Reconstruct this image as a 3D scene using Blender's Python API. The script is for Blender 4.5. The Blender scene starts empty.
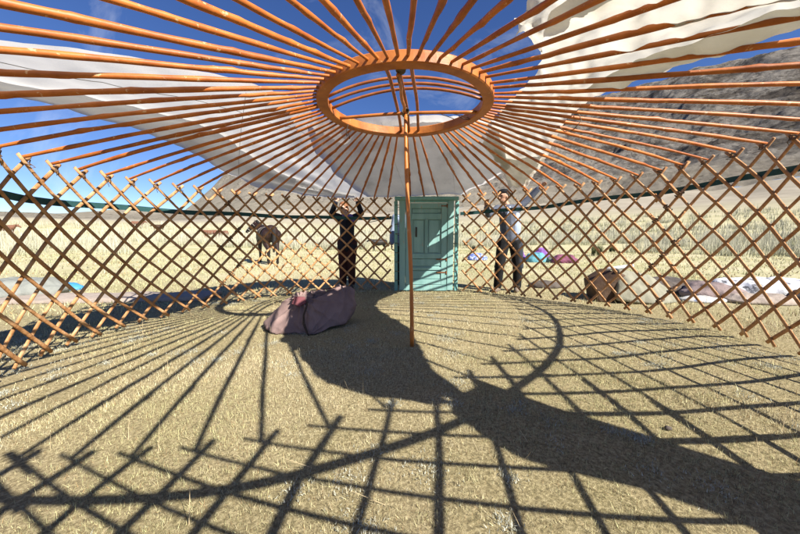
import bpy, bmesh, math, random
import numpy as np
from math import sin, cos, pi, radians, hypot, atan2, atan, degrees
from mathutils import Vector, Matrix
random.seed(7); rng = np.random.default_rng(11)
S = bpy.context.scene
COL = S.collection

# ------------------------------------------------------------------ helpers
def link(o, parent=None):
    COL.objects.link(o)
    if parent is not None: o.parent = parent
    return o
def thing(name, label, cat, loc=(0,0,0), rz=0.0, group=None, kind=None):
    o = bpy.data.objects.new(name, None); o.location = loc; o.rotation_euler = (0,0,rz)
    o.empty_display_size = .1
    return tag(link(o), label, cat, group, kind)
def tag(o, label=None, cat=None, group=None, kind=None):
    if label: o['label'] = label
    if cat: o['category'] = cat
    if group: o['group'] = group
    if kind: o['kind'] = kind
    return o
def mesh_obj(name, V, F, mats, parent=None, smooth=True, mi=None, cols=None):
    me = bpy.data.meshes.new(name)
    me.from_pydata([tuple(v) for v in V], [], [tuple(f) for f in F])
    if not isinstance(mats, (list, tuple)): mats = [mats]
    for m in mats: me.materials.append(m)
    if smooth: me.polygons.foreach_set('use_smooth', [True]*len(me.polygons))
    if mi is not None: me.polygons.foreach_set('material_index', list(mi))
    if cols is not None:
        at = me.color_attributes.new('col', 'FLOAT_COLOR', 'POINT')
        at.data.foreach_set('color', np.asarray(cols, np.float32).ravel())
    me.update()
    return link(bpy.data.objects.new(name, me), parent)
def fast_tris(name, V, F, mat, cols=None, parent=None):
    V = np.asarray(V, np.float32).reshape(-1,3); F = np.asarray(F, np.int32).reshape(-1,3)
    me = bpy.data.meshes.new(name)
    me.vertices.add(len(V)); me.vertices.foreach_set('co', V.ravel())
    me.loops.add(F.size); me.loops.foreach_set('vertex_index', F.ravel())
    me.polygons.add(len(F)); me.polygons.foreach_set('loop_start', np.arange(0, F.size, 3, dtype=np.int32))
    me.polygons.foreach_set('loop_total', np.full(len(F), 3, np.int32))
    me.materials.append(mat)
    if cols is not None:
        at = me.color_attributes.new('col', 'FLOAT_COLOR', 'POINT')
        at.data.foreach_set('color', np.asarray(cols, np.float32).ravel())
    me.update(calc_edges=True)
    return link(bpy.data.objects.new(name, me), parent)
class MB:
    """collects shapes into one mesh"""
    def __init__(s): s.V=[]; s.F=[]
    def add(s, V, F):
        n=len(s.V); s.V += [tuple(v) for v in V]; s.F += [tuple(i+n for i in f) for f in F]
    def box(s, c, d, rot=None, bev=0.0):
        x,y,z=[k/2 for k in d]; b=min(bev, x*.9, y*.9, z*.9)
        bm=bmesh.new(); bmesh.ops.create_cube(bm,size=1)
        for v in bm.verts: v.co=Vector((v.co.x*2*x,v.co.y*2*y,v.co.z*2*z))
        if b>0: bmesh.ops.bevel(bm, geom=list(bm.edges), offset=b, segments=1, affect='EDGES', profile=.5)
        M=(rot.to_matrix() if hasattr(rot,'to_matrix') else rot) if rot is not None else Matrix.Identity(3)
        c=Vector(c); bm.verts.index_update()
        s.add([M@v.co+c for v in bm.verts], [[v.index for v in f.verts] for f in bm.faces]); bm.free()
    def tube(s, pts, r, n=8, cap=True, flat=None, up=None):
        P=[Vector(p) for p in pts]; R=r if isinstance(r,(list,tuple,np.ndarray)) else [r]*len(P)
        V=[];F=[]; prev=None
        for i,p in enumerate(P):
            t=(P[min(i+1,len(P)-1)]-P[max(i-1,0)]).normalized()
            if up is not None: a=(up(i) if callable(up) else Vector(up))
            else: a=prev if prev is not None else (Vector((0,0,1)) if abs(t.z)<.9 else Vector((1,0,0)))
            a=(a-t*a.dot(t)).normalized(); prev=a; b=t.cross(a)
            w=(R[i],R[i]) if flat is None else (R[i]*flat[0], R[i]*flat[1])
            for k in range(n):
                q=2*pi*(k+.5)/n; V.append(p+a*cos(q)*w[0]+b*sin(q)*w[1])
        for i in range(len(P)-1):
            for k in range(n):
                k2=(k+1)%n; F.append((i*n+k,i*n+k2,(i+1)*n+k2,(i+1)*n+k))
        if cap:
            F.append(tuple(range(n-1,-1,-1))); F.append(tuple((len(P)-1)*n+k for k in range(n)))
        s.add(V,F)
    def ball(s, c, r, sc=(1,1,1), seg=12, rot=None):
        bm=bmesh.new(); bmesh.ops.create_uvsphere(bm,u_segments=seg,v_segments=max(6,seg*2//3),radius=1)
        M=(rot.to_matrix() if rot is not None else Matrix.Identity(3)); c=Vector(c); bm.verts.index_update()
        s.add([M@Vector((v.co.x*r*sc[0],v.co.y*r*sc[1],v.co.z*r*sc[2]))+c for v in bm.verts],[[v.index for v in f.verts] for f in bm.faces]); bm.free()
    def cap(s, a, b, ra, rb=None, seg=10):
        rb=ra if rb is None else rb; a=Vector(a); b=Vector(b)
        s.ball(a,ra,seg=seg); s.ball(b,rb,seg=seg)
        if (b-a).length>1e-5: s.tube([a,b],[ra,rb],n=seg)
    def chain(s, pts, rs, seg=10):
        for i in range(len(pts)-1): s.cap(pts[i],pts[i+1],rs[i],rs[i+1],seg)
    def build(s, name, mats, parent=None, smooth=False, mi=None):
        return mesh_obj(name,s.V,s.F,mats,parent,smooth,mi)
    def fused(s, name, mats, parent=None, voxel=.012, it=3, pick=None):
        """all the collected shapes fused into one continuous skin"""
        o=s.build('fuse',[mats[0] if isinstance(mats,(list,tuple)) else mats])
        m=o.modifiers.new('r','REMESH'); m.mode='VOXEL'; m.voxel_size=voxel
        if it:
            k=o.modifiers.new('s','SMOOTH'); k.factor=.5; k.iterations=it
        dg=bpy.context.evaluated_depsgraph_get(); me=bpy.data.meshes.new_from_object(o.evaluated_get(dg))
        bpy.data.objects.remove(o,do_unlink=True)
        me.name=name; me.materials.clear()
        for q in (mats if isinstance(mats,(list,tuple)) else [mats]): me.materials.append(q)
        me.polygons.foreach_set('use_smooth',[True]*len(me.polygons))
        if pick: me.polygons.foreach_set('material_index',[pick(p.center) for p in me.polygons])
        me.update()
        return link(bpy.data.objects.new(name,me),parent)

def _h(ix,iy,iz,sd):
    n=(ix*374761393+iy*668265263+iz*1274126177+sd*974634777)&0xffffffff
    n=((n^(n>>13))*1274126177)&0xffffffff
    return ((n^(n>>16))&0xffff)/32767.5-1
def vn(x,y,z=0.,sd=0):
    x=np.asarray(x,float); y=np.asarray(y,float)+0*x; z=np.asarray(z,float)+0*x
    fx,fy,fz=np.floor(x),np.floor(y),np.floor(z); ix,iy,iz=fx.astype(np.int64),fy.astype(np.int64),fz.astype(np.int64)
    u,v,w=x-fx,y-fy,z-fz; u,v,w=u*u*(3-2*u),v*v*(3-2*v),w*w*(3-2*w); r=0
    for a in (0,1):
        for b in (0,1):
            for c in (0,1):
                r=r+_h(ix+a,iy+b,iz+c,sd)*(u if a else 1-u)*(v if b else 1-v)*(w if c else 1-w)
    return r
def fbm(x,y,z=0.,o=4,sd=0,g=.5):
    r=0;a=1;t=0;f=1
    for k in range(o): r=r+a*vn(np.asarray(x)*f,np.asarray(y)*f,np.asarray(z)*f,sd+k); t+=a; a*=g; f*=2.03
    return r/t

# ------------------------------------------------------------------ materials
def nmat(name):
    m=bpy.data.materials.new(name); m.use_nodes=True; nt=m.node_tree; nt.nodes.clear()
    out=nt.nodes.new('ShaderNodeOutputMaterial'); p=nt.nodes.new('ShaderNodeBsdfPrincipled')
    nt.links.new(p.outputs[0],out.inputs[0])
    return m,nt,p,out
def N(nt,t,**k):
    n=nt.nodes.new(t)
    for a,b in k.items(): setattr(n,a,b)
    return n
def noise_mat(name, cols, scale=8, rough=.7, bump=.2, bscale=None, stretch=(1,1,1), pos=None, detail=6, spec=.3, transl=0, rnd=0, coord='Object', sheen=0):
    """colours mixed by noise, with a bump; cols = list of rgb"""
    m,nt,p,out=nmat(name); L=nt.links
    tc=N(nt,'ShaderNodeTexCoord'); mp=N(nt,'ShaderNodeMapping'); mp.inputs['Scale'].default_value=stretch
    L.new(tc.outputs[coord],mp.inputs[0])
    nz=N(nt,'ShaderNodeTexNoise'); nz.inputs['Scale'].default_value=scale; nz.inputs['Detail'].default_value=detail; nz.inputs['Roughness'].default_value=.65
    L.new(mp.outputs[0],nz.inputs['Vector'])
    rp=N(nt,'ShaderNodeValToRGB'); el=rp.color_ramp.elements
    k=len(cols); pos=pos or [.3+.4*i/(max(k-1,1)) for i in range(k)]
    el[0].position=pos[0]; el[0].color=(*cols[0],1); el[1].position=pos[-1]; el[1].color=(*cols[-1],1)
    for i in range(1,k-1): e=el.new(pos[i]); e.color=(*cols[i],1)
    L.new(nz.outputs[0],rp.inputs[0]); c=rp.outputs[0]
    if rnd:
        oi=N(nt,'ShaderNodeObjectInfo'); hs=N(nt,'ShaderNodeHueSaturation'); mr=N(nt,'ShaderNodeMapRange')
        mr.inputs[3].default_value=1-rnd; mr.inputs[4].default_value=1+rnd
        L.new(oi.outputs['Random'],mr.inputs[0]); L.new(mr.outputs[0],hs.inputs['Value']); L.new(c,hs.inputs['Color']); c=hs.outputs[0]
    L.new(c,p.inputs['Base Color']); p.inputs['Roughness'].default_value=rough
    p.inputs['Specular IOR Level'].default_value=spec
    if sheen: p.inputs['Sheen Weight'].default_value=sheen
    if bump:
        n2=N(nt,'ShaderNodeTexNoise'); n2.inputs['Scale'].default_value=bscale or scale*3; n2.inputs['Detail'].default_value=5
        L.new(mp.outputs[0],n2.inputs['Vector']); b=N(nt,'ShaderNodeBump'); b.inputs['Strength'].default_value=bump; b.inputs['Distance'].default_value=.02
        L.new(n2.outputs[0],b.inputs['Height']); L.new(b.outputs[0],p.inputs['Normal'])
    if transl:
        t=N(nt,'ShaderNodeBsdfTranslucent'); L.new(c,t.inputs[0]); mx=N(nt,'ShaderNodeMixShader'); mx.inputs[0].default_value=transl
        L.new(p.outputs[0],mx.inputs[1]); L.new(t.outputs[0],mx.inputs[2]); L.new(mx.outputs[0],out.inputs[0])
    return m
def vcol_mat(name, rough=.9, transl=0.0, spec=.1):
    m,nt,p,out=nmat(name); L=nt.links
    a=N(nt,'ShaderNodeVertexColor',layer_name='col'); L.new(a.outputs[0],p.inputs['Base Color']); p.inputs['Roughness'].default_value=rough; p.inputs['Specular IOR Level'].default_value=spec
    if transl:
        t=N(nt,'ShaderNodeBsdfTranslucent'); L.new(a.outputs[0],t.inputs[0]); mx=N(nt,'ShaderNodeMixShader'); mx.inputs[0].default_value=transl
        L.new(p.outputs[0],mx.inputs[1]); L.new(t.outputs[0],mx.inputs[2]); L.new(mx.outputs[0],out.inputs[0])
    return m
def paint_wood(name, base, dark, chip, chip_pos=.68, rough=.42, scale=9, rnd=.15, stretch=(1,1,1)):
    """painted wood: paint of slightly varying depth, worn through to paler wood in small chips"""
    m,nt,p,out=nmat(name); L=nt.links
    tc=N(nt,'ShaderNodeTexCoord'); mp=N(nt,'ShaderNodeMapping'); mp.inputs['Scale'].default_value=stretch; L.new(tc.outputs['Object'],mp.inputs[0])
    n1=N(nt,'ShaderNodeTexNoise'); n1.inputs['Scale'].default_value=scale; n1.inputs['Detail'].default_value=5; L.new(mp.outputs[0],n1.inputs['Vector'])
    r1=N(nt,'ShaderNodeValToRGB'); r1.color_ramp.elements[0].position=.32; r1.color_ramp.elements[0].color=(*dark,1); r1.color_ramp.elements[1].position=.6; r1.color_ramp.elements[1].color=(*base,1)
    L.new(n1.outputs[0],r1.inputs[0])
    n2=N(nt,'ShaderNodeTexNoise'); n2.inputs['Scale'].default_value=scale*3.1; n2.inputs['Detail'].default_value=7; n2.inputs['Roughness'].default_value=.7; L.new(mp.outputs[0],n2.inputs['Vector'])
    r2=N(nt,'ShaderNodeValToRGB'); r2.color_ramp.elements[0].position=chip_pos; r2.color_ramp.elements[1].position=chip_pos+.03
    L.new(n2.outputs[0],r2.inputs[0])
    mx=N(nt,'ShaderNodeMix',data_type='RGBA'); L.new(r2.outputs[0],mx.inputs[0]); L.new(r1.outputs[0],mx.inputs[6]); mx.inputs[7].default_value=(*chip,1)
    c=mx.outputs[2]
    if rnd:
        oi=N(nt,'ShaderNodeObjectInfo'); hs=N(nt,'ShaderNodeHueSaturation'); mr=N(nt,'ShaderNodeMapRange'); mr.inputs[3].default_value=1-rnd; mr.inputs[4].default_value=1+rnd
        L.new(oi.outputs['Random'],mr.inputs[0]); L.new(mr.outputs[0],hs.inputs['Value']); L.new(c,hs.inputs['Color']); c=hs.outputs[0]
    L.new(c,p.inputs['Base Color']); p.inputs['Roughness'].default_value=rough; p.inputs['Specular IOR Level'].default_value=.4
    b=N(nt,'ShaderNodeBump'); b.inputs['Strength'].default_value=.5; b.inputs['Distance'].default_value=.012
    L.new(n1.outputs[0],b.inputs['Height']); L.new(b.outputs[0],p.inputs['Normal'])
    return m

M_POLE = paint_wood('orange_painted_wood',(.50,.150,.026),(.33,.085,.014),(.62,.36,.18),.61,.5,8,.2)
M_RING = paint_wood('varnished_ring_wood',(.50,.17,.035),(.34,.10,.02),(.60,.36,.17),.64,.48,9,0)
M_BAR  = paint_wood('red_brown_bar_wood',(.36,.12,.035),(.24,.07,.02),(.5,.3,.16),.66,.45,9,.1)
M_SLAT = noise_mat('weathered_lattice_wood',[(.29,.13,.05),(.46,.24,.105),(.60,.38,.21)],9,.65,.4,34,spec=.2,rnd=.1)
M_PROP = paint_wood('prop_wood',(.50,.17,.03),(.34,.10,.02),(.62,.4,.2),.62,.4,9,0,(1,1,.3))
M_TEAL = paint_wood('weathered_teal_paint',(.24,.43,.41),(.165,.325,.31),(.30,.30,.23),.62,.5,5,0,(1.4,1.4,.25))
M_TEAL2= paint_wood('worn_teal_post_paint',(.18,.41,.385),(.12,.30,.285),(.3,.25,.18),.6,.55,7,0,(1,1,.3))
M_BAND = noise_mat('dark_teal_webbing',[(.016,.065,.07),(.028,.09,.095)],40,.8,.2)
M_ROPE = noise_mat('hemp_cord',[(.10,.075,.05),(.2,.15,.1)],60,.9,.3)
M_DARKROPE = noise_mat('dark_hide_thong',[(.03,.02,.015),(.07,.05,.035)],60,.85,.3)
M_THONG = noise_mat('brown_hide_thong',[(.10,.06,.035),(.17,.11,.065)],60,.85,.3)
M_RUST = noise_mat('rusty_iron',[(.12,.05,.025),(.25,.12,.05)],40,.7,.3)
M_IRON = noise_mat('dark_iron',[(.03,.03,.03),(.06,.055,.05)],30,.45,.1)
def cloth_mat(name,c0,c1,tr,scale=1.3):
    return noise_mat(name,[tuple(.80*v for v in c0),c0,c1],2.2,.85,.6,26,transl=tr,spec=.08,coord='Object',pos=[.30,.42,.66],detail=9)
M_CANVAS = cloth_mat('white_cotton_canvas',(.68,.68,.69),(.77,.77,.77),.48)
M_CREAM  = cloth_mat('cream_felt_backed_canvas',(.70,.67,.59),(.80,.78,.72),.42)
M_SKIN = noise_mat('sunned_skin',[(.40,.22,.14),(.48,.27,.18)],30,.5,.05)
M_SKIN2= noise_mat('pale_skin',[(.62,.38,.28),(.68,.44,.33)],30,.5,.05)
M_LIP  = noise_mat('lip_skin',[(.35,.12,.09),(.4,.15,.11)],30,.5,0)
M_EYE  = noise_mat('dark_eye',[(.02,.015,.01),(.03,.02,.015)],30,.2,0)

# ------------------------------------------------------------------ camera, sun, sky
F_PX=311.; HC=.95; PITCH=-atan(30/F_PX)
cam=bpy.data.cameras.new('camera'); cam.sensor_width=36; cam.lens=F_PX*36/800; cam.clip_start=.02; cam.clip_end=9000
co=bpy.data.objects.new('camera',cam); co.location=(0,0,HC); co.rotation_euler=(pi/2+PITCH,0,0); link(co); S.camera=co
def ray(x,y):
    u=(x-400)/F_PX; v=-(y-267)/F_PX
    return np.array([u, cos(PITCH)-v*sin(PITCH), sin(PITCH)+v*cos(PITCH)])
def at_depth(x,y,D):
    d=ray(x,y); return Vector(d*(D/d[1]))+Vector((0,0,HC))
def at_ground(x,y,z=0.):
    d=ray(x,y); t=(z-HC)/d[2]; return Vector(d*t)+Vector((0,0,HC))
SUN=Vector((.907,-.815,1.0)).normalized()
EL=math.asin(SUN.z); AZ=atan2(SUN.x,SUN.y)
sl=bpy.data.lights.new('sun','SUN'); sl.energy=5.0; sl.angle=radians(.53); sl.color=(1,.94,.83)
so=bpy.data.objects.new('sun',sl); so.rotation_euler=SUN.to_track_quat('Z','Y').to_euler(); so.location=SUN*40; link(so)
W=bpy.data.worlds.new('World'); S.world=W; W.use_nodes=True; nt=W.node_tree; nt.nodes.clear()
wo=nt.nodes.new('ShaderNodeOutputWorld'); bg=nt.nodes.new('ShaderNodeBackground'); sk=nt.nodes.new('ShaderNodeTexSky')
sk.sky_type='NISHITA'; sk.sun_disc=False; sk.sun_elevation=EL; sk.sun_rotation=AZ; sk.altitude=2200; sk.air_density=1.0; sk.dust_density=.1; sk.ozone_density=2.5
bg.inputs[1].default_value=.066
tc=nt.nodes.new('ShaderNodeTexCoord'); mp=nt.nodes.new('ShaderNodeMapping'); mp.inputs['Scale'].default_value=(2.2,5.5,3.2); mp.inputs['Rotation'].default_value=(0,0,.6)
cn=nt.nodes.new('ShaderNodeTexNoise'); cn.inputs['Scale'].default_value=1.6; cn.inputs['Detail'].default_value=9; cn.inputs['Roughness'].default_value=.62; cn.inputs['Distortion'].default_value=.5
cr=nt.nodes.new('ShaderNodeValToRGB'); cr.color_ramp.elements[0].position=.56; cr.color_ramp.elements[1].position=.86; cr.color_ramp.elements[1].color=(.30,.30,.30,1)
mx=nt.nodes.new('ShaderNodeMix'); mx.data_type='RGBA'; mx.inputs[7].default_value=(9,9.3,9.6,1)
nt.links.new(tc.outputs['Generated'],mp.inputs[0]); nt.links.new(mp.outputs[0],cn.inputs['Vector']); nt.links.new(cn.outputs[0],cr.inputs[0])
hs_=nt.nodes.new('ShaderNodeHueSaturation'); hs_.inputs['Saturation'].default_value=1.2; hs_.inputs['Hue'].default_value=.514; nt.links.new(sk.outputs[0],hs_.inputs['Color']); nt.links.new(cr.outputs[0],mx.inputs[0]); nt.links.new(hs_.outputs[0],mx.inputs[6]); nt.links.new(mx.outputs[2],bg.inputs[0]); nt.links.new(bg.outputs[0],wo.inputs[0])
S.view_settings.view_transform='Standard'; S.view_settings.look='None'; S.view_settings.exposure=1.16; S.cycles.diffuse_bounces=1; S.view_settings.gamma=1; S.view_settings.use_curve_mapping=False

# ------------------------------------------------------------------ land
SKY_PX=[(-400,205),(-150,206),(0,209),(60,213),(110,211),(185,210),(212,188),(245,152),(280,134),(330,122),(400,122),(470,120),(540,112),(600,99),(650,86),(700,69),(740,63),(770,55),(800,49),(900,40),(1100,80),(1500,150)]
_az=[];_el=[]
for x,y in SKY_PX:
    d=ray(x,y); _az.append(atan2(d[0],d[1])); _el.append(d[2]/hypot(d[0],d[1]))
_az=np.array([-pi,-1.5]+_az+[1.7,pi]); _el=np.array([.05,.06]+_el+[.12,.05])
def land(x,y):
    x=np.asarray(x,float); y=np.asarray(y,float); r=np.hypot(x,y)+1e-6; a=np.arctan2(x,y)
    E=np.interp(a,_az,_el); E=E*(1+.05*fbm(a*6+r*.004,r*.006,0,3,5))
    r1=420+60*np.sin(a*3+1)+45*fbm(x/90,y/90,0,3,35); big=np.clip((E-.10)/.2,0,1)
    tf=.052+.035*np.clip(np.sin(a*.9)+.2,0,1)
    t1=np.clip((r-24)/76,0,1); t1=t1*t1*(3-2*t1)
    s=np.clip((r-100)/(r1-100),0,1)
    tau=tf*t1*.9+(E-tf*.9)*s**1.05
    over=np.clip((r-r1)/700,0,1); tau=tau*(1-.55*over)
    z=tau*r
    rid=(1-2*np.abs(fbm(x/46,y/46,0,4,21)))
    gul=(1-2*np.abs(fbm(x/17+.3*rid,y/17,0,4,27,.55)))
    m=np.clip((r-95)/140,0,1)*big*np.clip(1.15-(s if True else 0)*.15,0,1)
    fade=np.clip((r1-r)/90,0,1)*.45+.55
    z=z+m*fade*(rid*6+gul*1.8+.9*(1-2*np.abs(fbm(x/8,y/8,0,3,29)))+.45*(1-2*np.abs(fbm(x/2.9,y/2.9,0,2,30))))+ (1-big)*np.clip((r-120)/200,0,1)*fbm(x/60,y/60,0,3,31)*6
    z=z+np.clip((r-30)/80,0,1)*fbm(x/9,y/9,0,3,33)*.35
    return z
def gz(X,Y):
    R=np.hypot(X,Y); return np.where(R<14,fbm(X*1.7,Y*1.7,0,3,3)*.012,0)+np.where((R>=14)&(R<140),fbm(X*.4,Y*.4,0,3,4)*.05,0)
def polar(name,r_list,a0,a1,na,mat,extra=0):
    a=np.linspace(a0,a1,na); R,A=np.meshgrid(r_list,a,indexing='ij'); X=R*np.sin(A); Y=R*np.cos(A); Z=land(X,Y)
    Z=Z+gz(X,Y)
    V=np.stack([X,Y,Z],-1).reshape(-1,3); F=[]
    for i in range(len(r_list)-1):
        b=i*na
        F+= [(b+j,b+j+1,b+na+j+1,b+na+j) for j in range(na-1)]
    return V,F
def ground_mat():
    m,nt,p,out=nmat('dry_steppe_turf'); L=nt.links
    g=N(nt,'ShaderNodeNewGeometry'); sep=N(nt,'ShaderNodeSeparateXYZ'); L.new(g.outputs['Position'],sep.inputs[0])
    def nz(sc,det=6,ro=.65):
        n=N(nt,'ShaderNodeTexNoise'); n.inputs['Scale'].default_value=sc; n.inputs['Detail'].default_value=det; n.inputs['Roughness'].default_value=ro; L.new(g.outputs['Position'],n.inputs['Vector']); return n.outputs[0]
    def ramp(v,st):
        r=N(nt,'ShaderNodeValToRGB'); el=r.color_ramp.elements; el[0].position=st[0][0]; el[0].color=(*st[0][1],1); el[1].position=st[-1][0]; el[1].color=(*st[-1][1],1)
        for q,c in st[1:-1]: e=el.new(q); e.color=(*c,1)
        L.new(v,r.inputs[0]); return r.outputs[0]
    def mix(f,a,b):
        k=N(nt,'ShaderNodeMix',data_type='RGBA')
        if hasattr(f,'links'): L.new(f,k.inputs[0])
        else: k.inputs[0].default_value=f
        L.new(a,k.inputs[6]); L.new(b,k.inputs[7]); return k.outputs[2]
    fine=ramp(nz(60,8,.75),[(.36,(.07,.05,.028)),(.48,(.24,.19,.10)),(.62,(.52,.435,.26))])
    patch=ramp(nz(1.6,5),[(.38,(.36,.335,.18)),(.62,(.50,.43,.27))])
    c=mix(.25,fine,patch)
    far=ramp(nz(.35,7,.7),[(.33,(.34,.33,.16)),(.5,(.44,.405,.25)),(.68,(.52,.47,.315))])
    vl=N(nt,'ShaderNodeVectorMath',operation='LENGTH'); L.new(g.outputs['Position'],vl.inputs[0])
    mr=N(nt,'ShaderNodeMapRange'); mr.inputs[1].default_value=5; mr.inputs[2].default_value=9; L.new(vl.outputs['Value'],mr.inputs[0])
    c=mix(mr.outputs[0],c,far)
    fan=ramp(nz(.12,9,.72),[(.3,(.225,.20,.155)),(.55,(.315,.28,.222)),(.75,(.38,.34,.275))])
    m2=N(nt,'ShaderNodeMapRange'); m2.inputs[1].default_value=70; m2.inputs[2].default_value=115; L.new(vl.outputs['Value'],m2.inputs[0])
    c=mix(m2.outputs[0],c,fan)
    L.new(c,p.inputs['Base Color']); p.inputs['Roughness'].default_value=.95; p.inputs['Specular IOR Level'].default_value=.05
    b=N(nt,'ShaderNodeBump'); b.inputs['Strength'].default_value=.9; b.inputs['Distance'].default_value=.015; L.new(nz(75,8,.75),b.inputs['Height']); L.new(b.outputs[0],p.inputs['Normal'])
    return m
def mountain_mat():
    m,nt,p,out=nmat('rocky_hillside'); L=nt.links
    g=N(nt,'ShaderNodeNewGeometry'); sep=N(nt,'ShaderNodeSeparateXYZ'); L.new(g.outputs['Position'],sep.inputs[0])
    def nz(sc,det=8,ro=.7,dist=0):
        n=N(nt,'ShaderNodeTexNoise'); n.inputs['Scale'].default_value=sc; n.inputs['Detail'].default_value=det; n.inputs['Roughness'].default_value=ro; n.inputs['Distortion'].default_value=dist; L.new(g.outputs['Position'],n.inputs['Vector']); return n.outputs[0]
    def ramp(v,st):
        r=N(nt,'ShaderNodeValToRGB'); el=r.color_ramp.elements; el[0].position=st[0][0]; el[0].color=(*st[0][1],1); el[1].position=st[-1][0]; el[1].color=(*st[-1][1],1)
        for q,c in st[1:-1]: e=el.new(q); e.color=(*c,1)
        L.new(v,r.inputs[0]); return r.outputs[0]
    scree=ramp(nz(.12,9,.72),[(.3,(.225,.20,.155)),(.55,(.315,.28,.222)),(.75,(.38,.34,.275))])
    rock=ramp(nz(.17,12,.8,.6),[(.37,(.040,.036,.033)),(.44,(.115,.103,.092)),(.51,(.20,.182,.16)),(.66,(.27,.246,.215))])
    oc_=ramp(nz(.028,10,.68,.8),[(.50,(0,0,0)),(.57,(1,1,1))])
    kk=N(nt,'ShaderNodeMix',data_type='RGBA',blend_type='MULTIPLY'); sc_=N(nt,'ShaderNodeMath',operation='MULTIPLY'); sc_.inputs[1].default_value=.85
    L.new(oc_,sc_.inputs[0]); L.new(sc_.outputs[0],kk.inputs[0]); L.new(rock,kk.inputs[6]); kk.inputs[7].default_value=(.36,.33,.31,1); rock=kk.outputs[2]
    at=N(nt,'ShaderNodeVertexColor',layer_name='col')
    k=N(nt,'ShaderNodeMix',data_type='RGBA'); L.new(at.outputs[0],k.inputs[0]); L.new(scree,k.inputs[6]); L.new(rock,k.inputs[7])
    # shrubs and boulders: small dark specks
    vo=N(nt,'ShaderNodeTexVoronoi'); vo.inputs['Scale'].default_value=.33; L.new(g.outputs['Position'],vo.inputs['Vector'])
    sp=N(nt,'ShaderNodeMath',operation='LESS_THAN'); sp.inputs[1].default_value=.26; L.new(vo.outputs['Distance'],sp.inputs[0])
    pm=N(nt,'ShaderNodeMath',operation='GREATER_THAN'); pm.inputs[1].default_value=.5; L.new(nz(.05,4),pm.inputs[0])
    ml=N(nt,'ShaderNodeMath',operation='MULTIPLY'); L.new(sp.outputs[0],ml.inputs[0]); L.new(pm.outputs[0],ml.inputs[1])
    m3=N(nt,'ShaderNodeMath',operation='MULTIPLY'); L.new(ml.outputs[0],m3.inputs[0]); m3.inputs[1].default_value=.75
    k2=N(nt,'ShaderNodeMix',data_type='RGBA'); L.new(m3.outputs[0],k2.inputs[0]); L.new(k.outputs[2],k2.inputs[6]); k2.inputs[7].default_value=(.10,.085,.06,1)
    L.new(k2.outputs[2],p.inputs['Base Color']); p.inputs['Roughness'].default_value=.95; p.inputs['Specular IOR Level'].default_value=.05
    b=N(nt,'ShaderNodeBump'); b.inputs['Strength'].default_value=1.0; b.inputs['Distance'].default_value=1.6; L.new(nz(.45,9,.8),b.inputs['Height']); L.new(b.outputs[0],p.inputs['Normal'])
    return m
rl=[0.01]+list(np.geomspace(.25,140,90))
V,F_=polar('ground',rl,-pi,pi,240,None)
tag(mesh_obj('ground',V,F_,ground_mat()),kind='structure')
rl=list(np.linspace(140,620,230))+list(np.geomspace(640,4500,22))
def mtn(name,a0,a1,na):
    V,F_=polar(name,rl,a0,a1,na,None)
    r=np.hypot(V[:,0],V[:,1]); a=np.arctan2(V[:,0],V[:,1]); E=np.interp(a,_az,_el)
    rk=np.clip((V[:,2]-14-10*fbm(V[:,0]/30,V[:,1]/30,0,3,41))/26,0,1)*np.clip((E-.14)/.2,0,1)
    c=np.stack([rk,rk,rk,np.ones_like(rk)],-1)
    return tag(mesh_obj(name,V,F_,MM,cols=c),kind='structure')
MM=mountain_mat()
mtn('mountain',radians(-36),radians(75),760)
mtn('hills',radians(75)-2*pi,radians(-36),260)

# ------------------------------------------------------------------ grass
def blades(P,h,w,lean,col,colvar=.15,tipcol=None,seed=0):
    """P (n,3): a three-cornered blade at each point"""
    g=np.random.default_rng(seed); n=len(P); th=g.uniform(0,2*pi,n); ph=g.uniform(0,2*pi,n); le=np.abs(g.normal(0,lean,n)); le=np.clip(le,0,1.35)
    d=np.stack([np.cos(ph)*np.sin(le),np.sin(ph)*np.sin(le),np.cos(le)],-1); s=np.stack([np.cos(th),np.sin(th),0*th],-1)*(w/2)[:,None]
    V=np.stack([P-s,P+s,P+d*h[:,None]],1)
    k=(1+g.normal(0,colvar,n))[:,None]; c=np.clip(col*k,.01,.9); tc_=c*1.08 if tipcol is None else np.clip(tipcol*k,.01,.9)
    C=np.ones((n,3,4)); C[:,0,:3]=c; C[:,1,:3]=c; C[:,2,:3]=tc_
    F=np.arange(n*3).reshape(-1,3)
    return V.reshape(-1,3),F,C.reshape(-1,4)
M_GRASS=vcol_mat('grass_blade',.9,.12)
def ground_pts(n,r0,r1,a0,a1,g):
    r=np.sqrt(g.uniform(r0*r0,r1*r1,n)); a=g.uniform(a0,a1,n); return np.stack([r*np.sin(a),r*np.cos(a)],-1)
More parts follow.
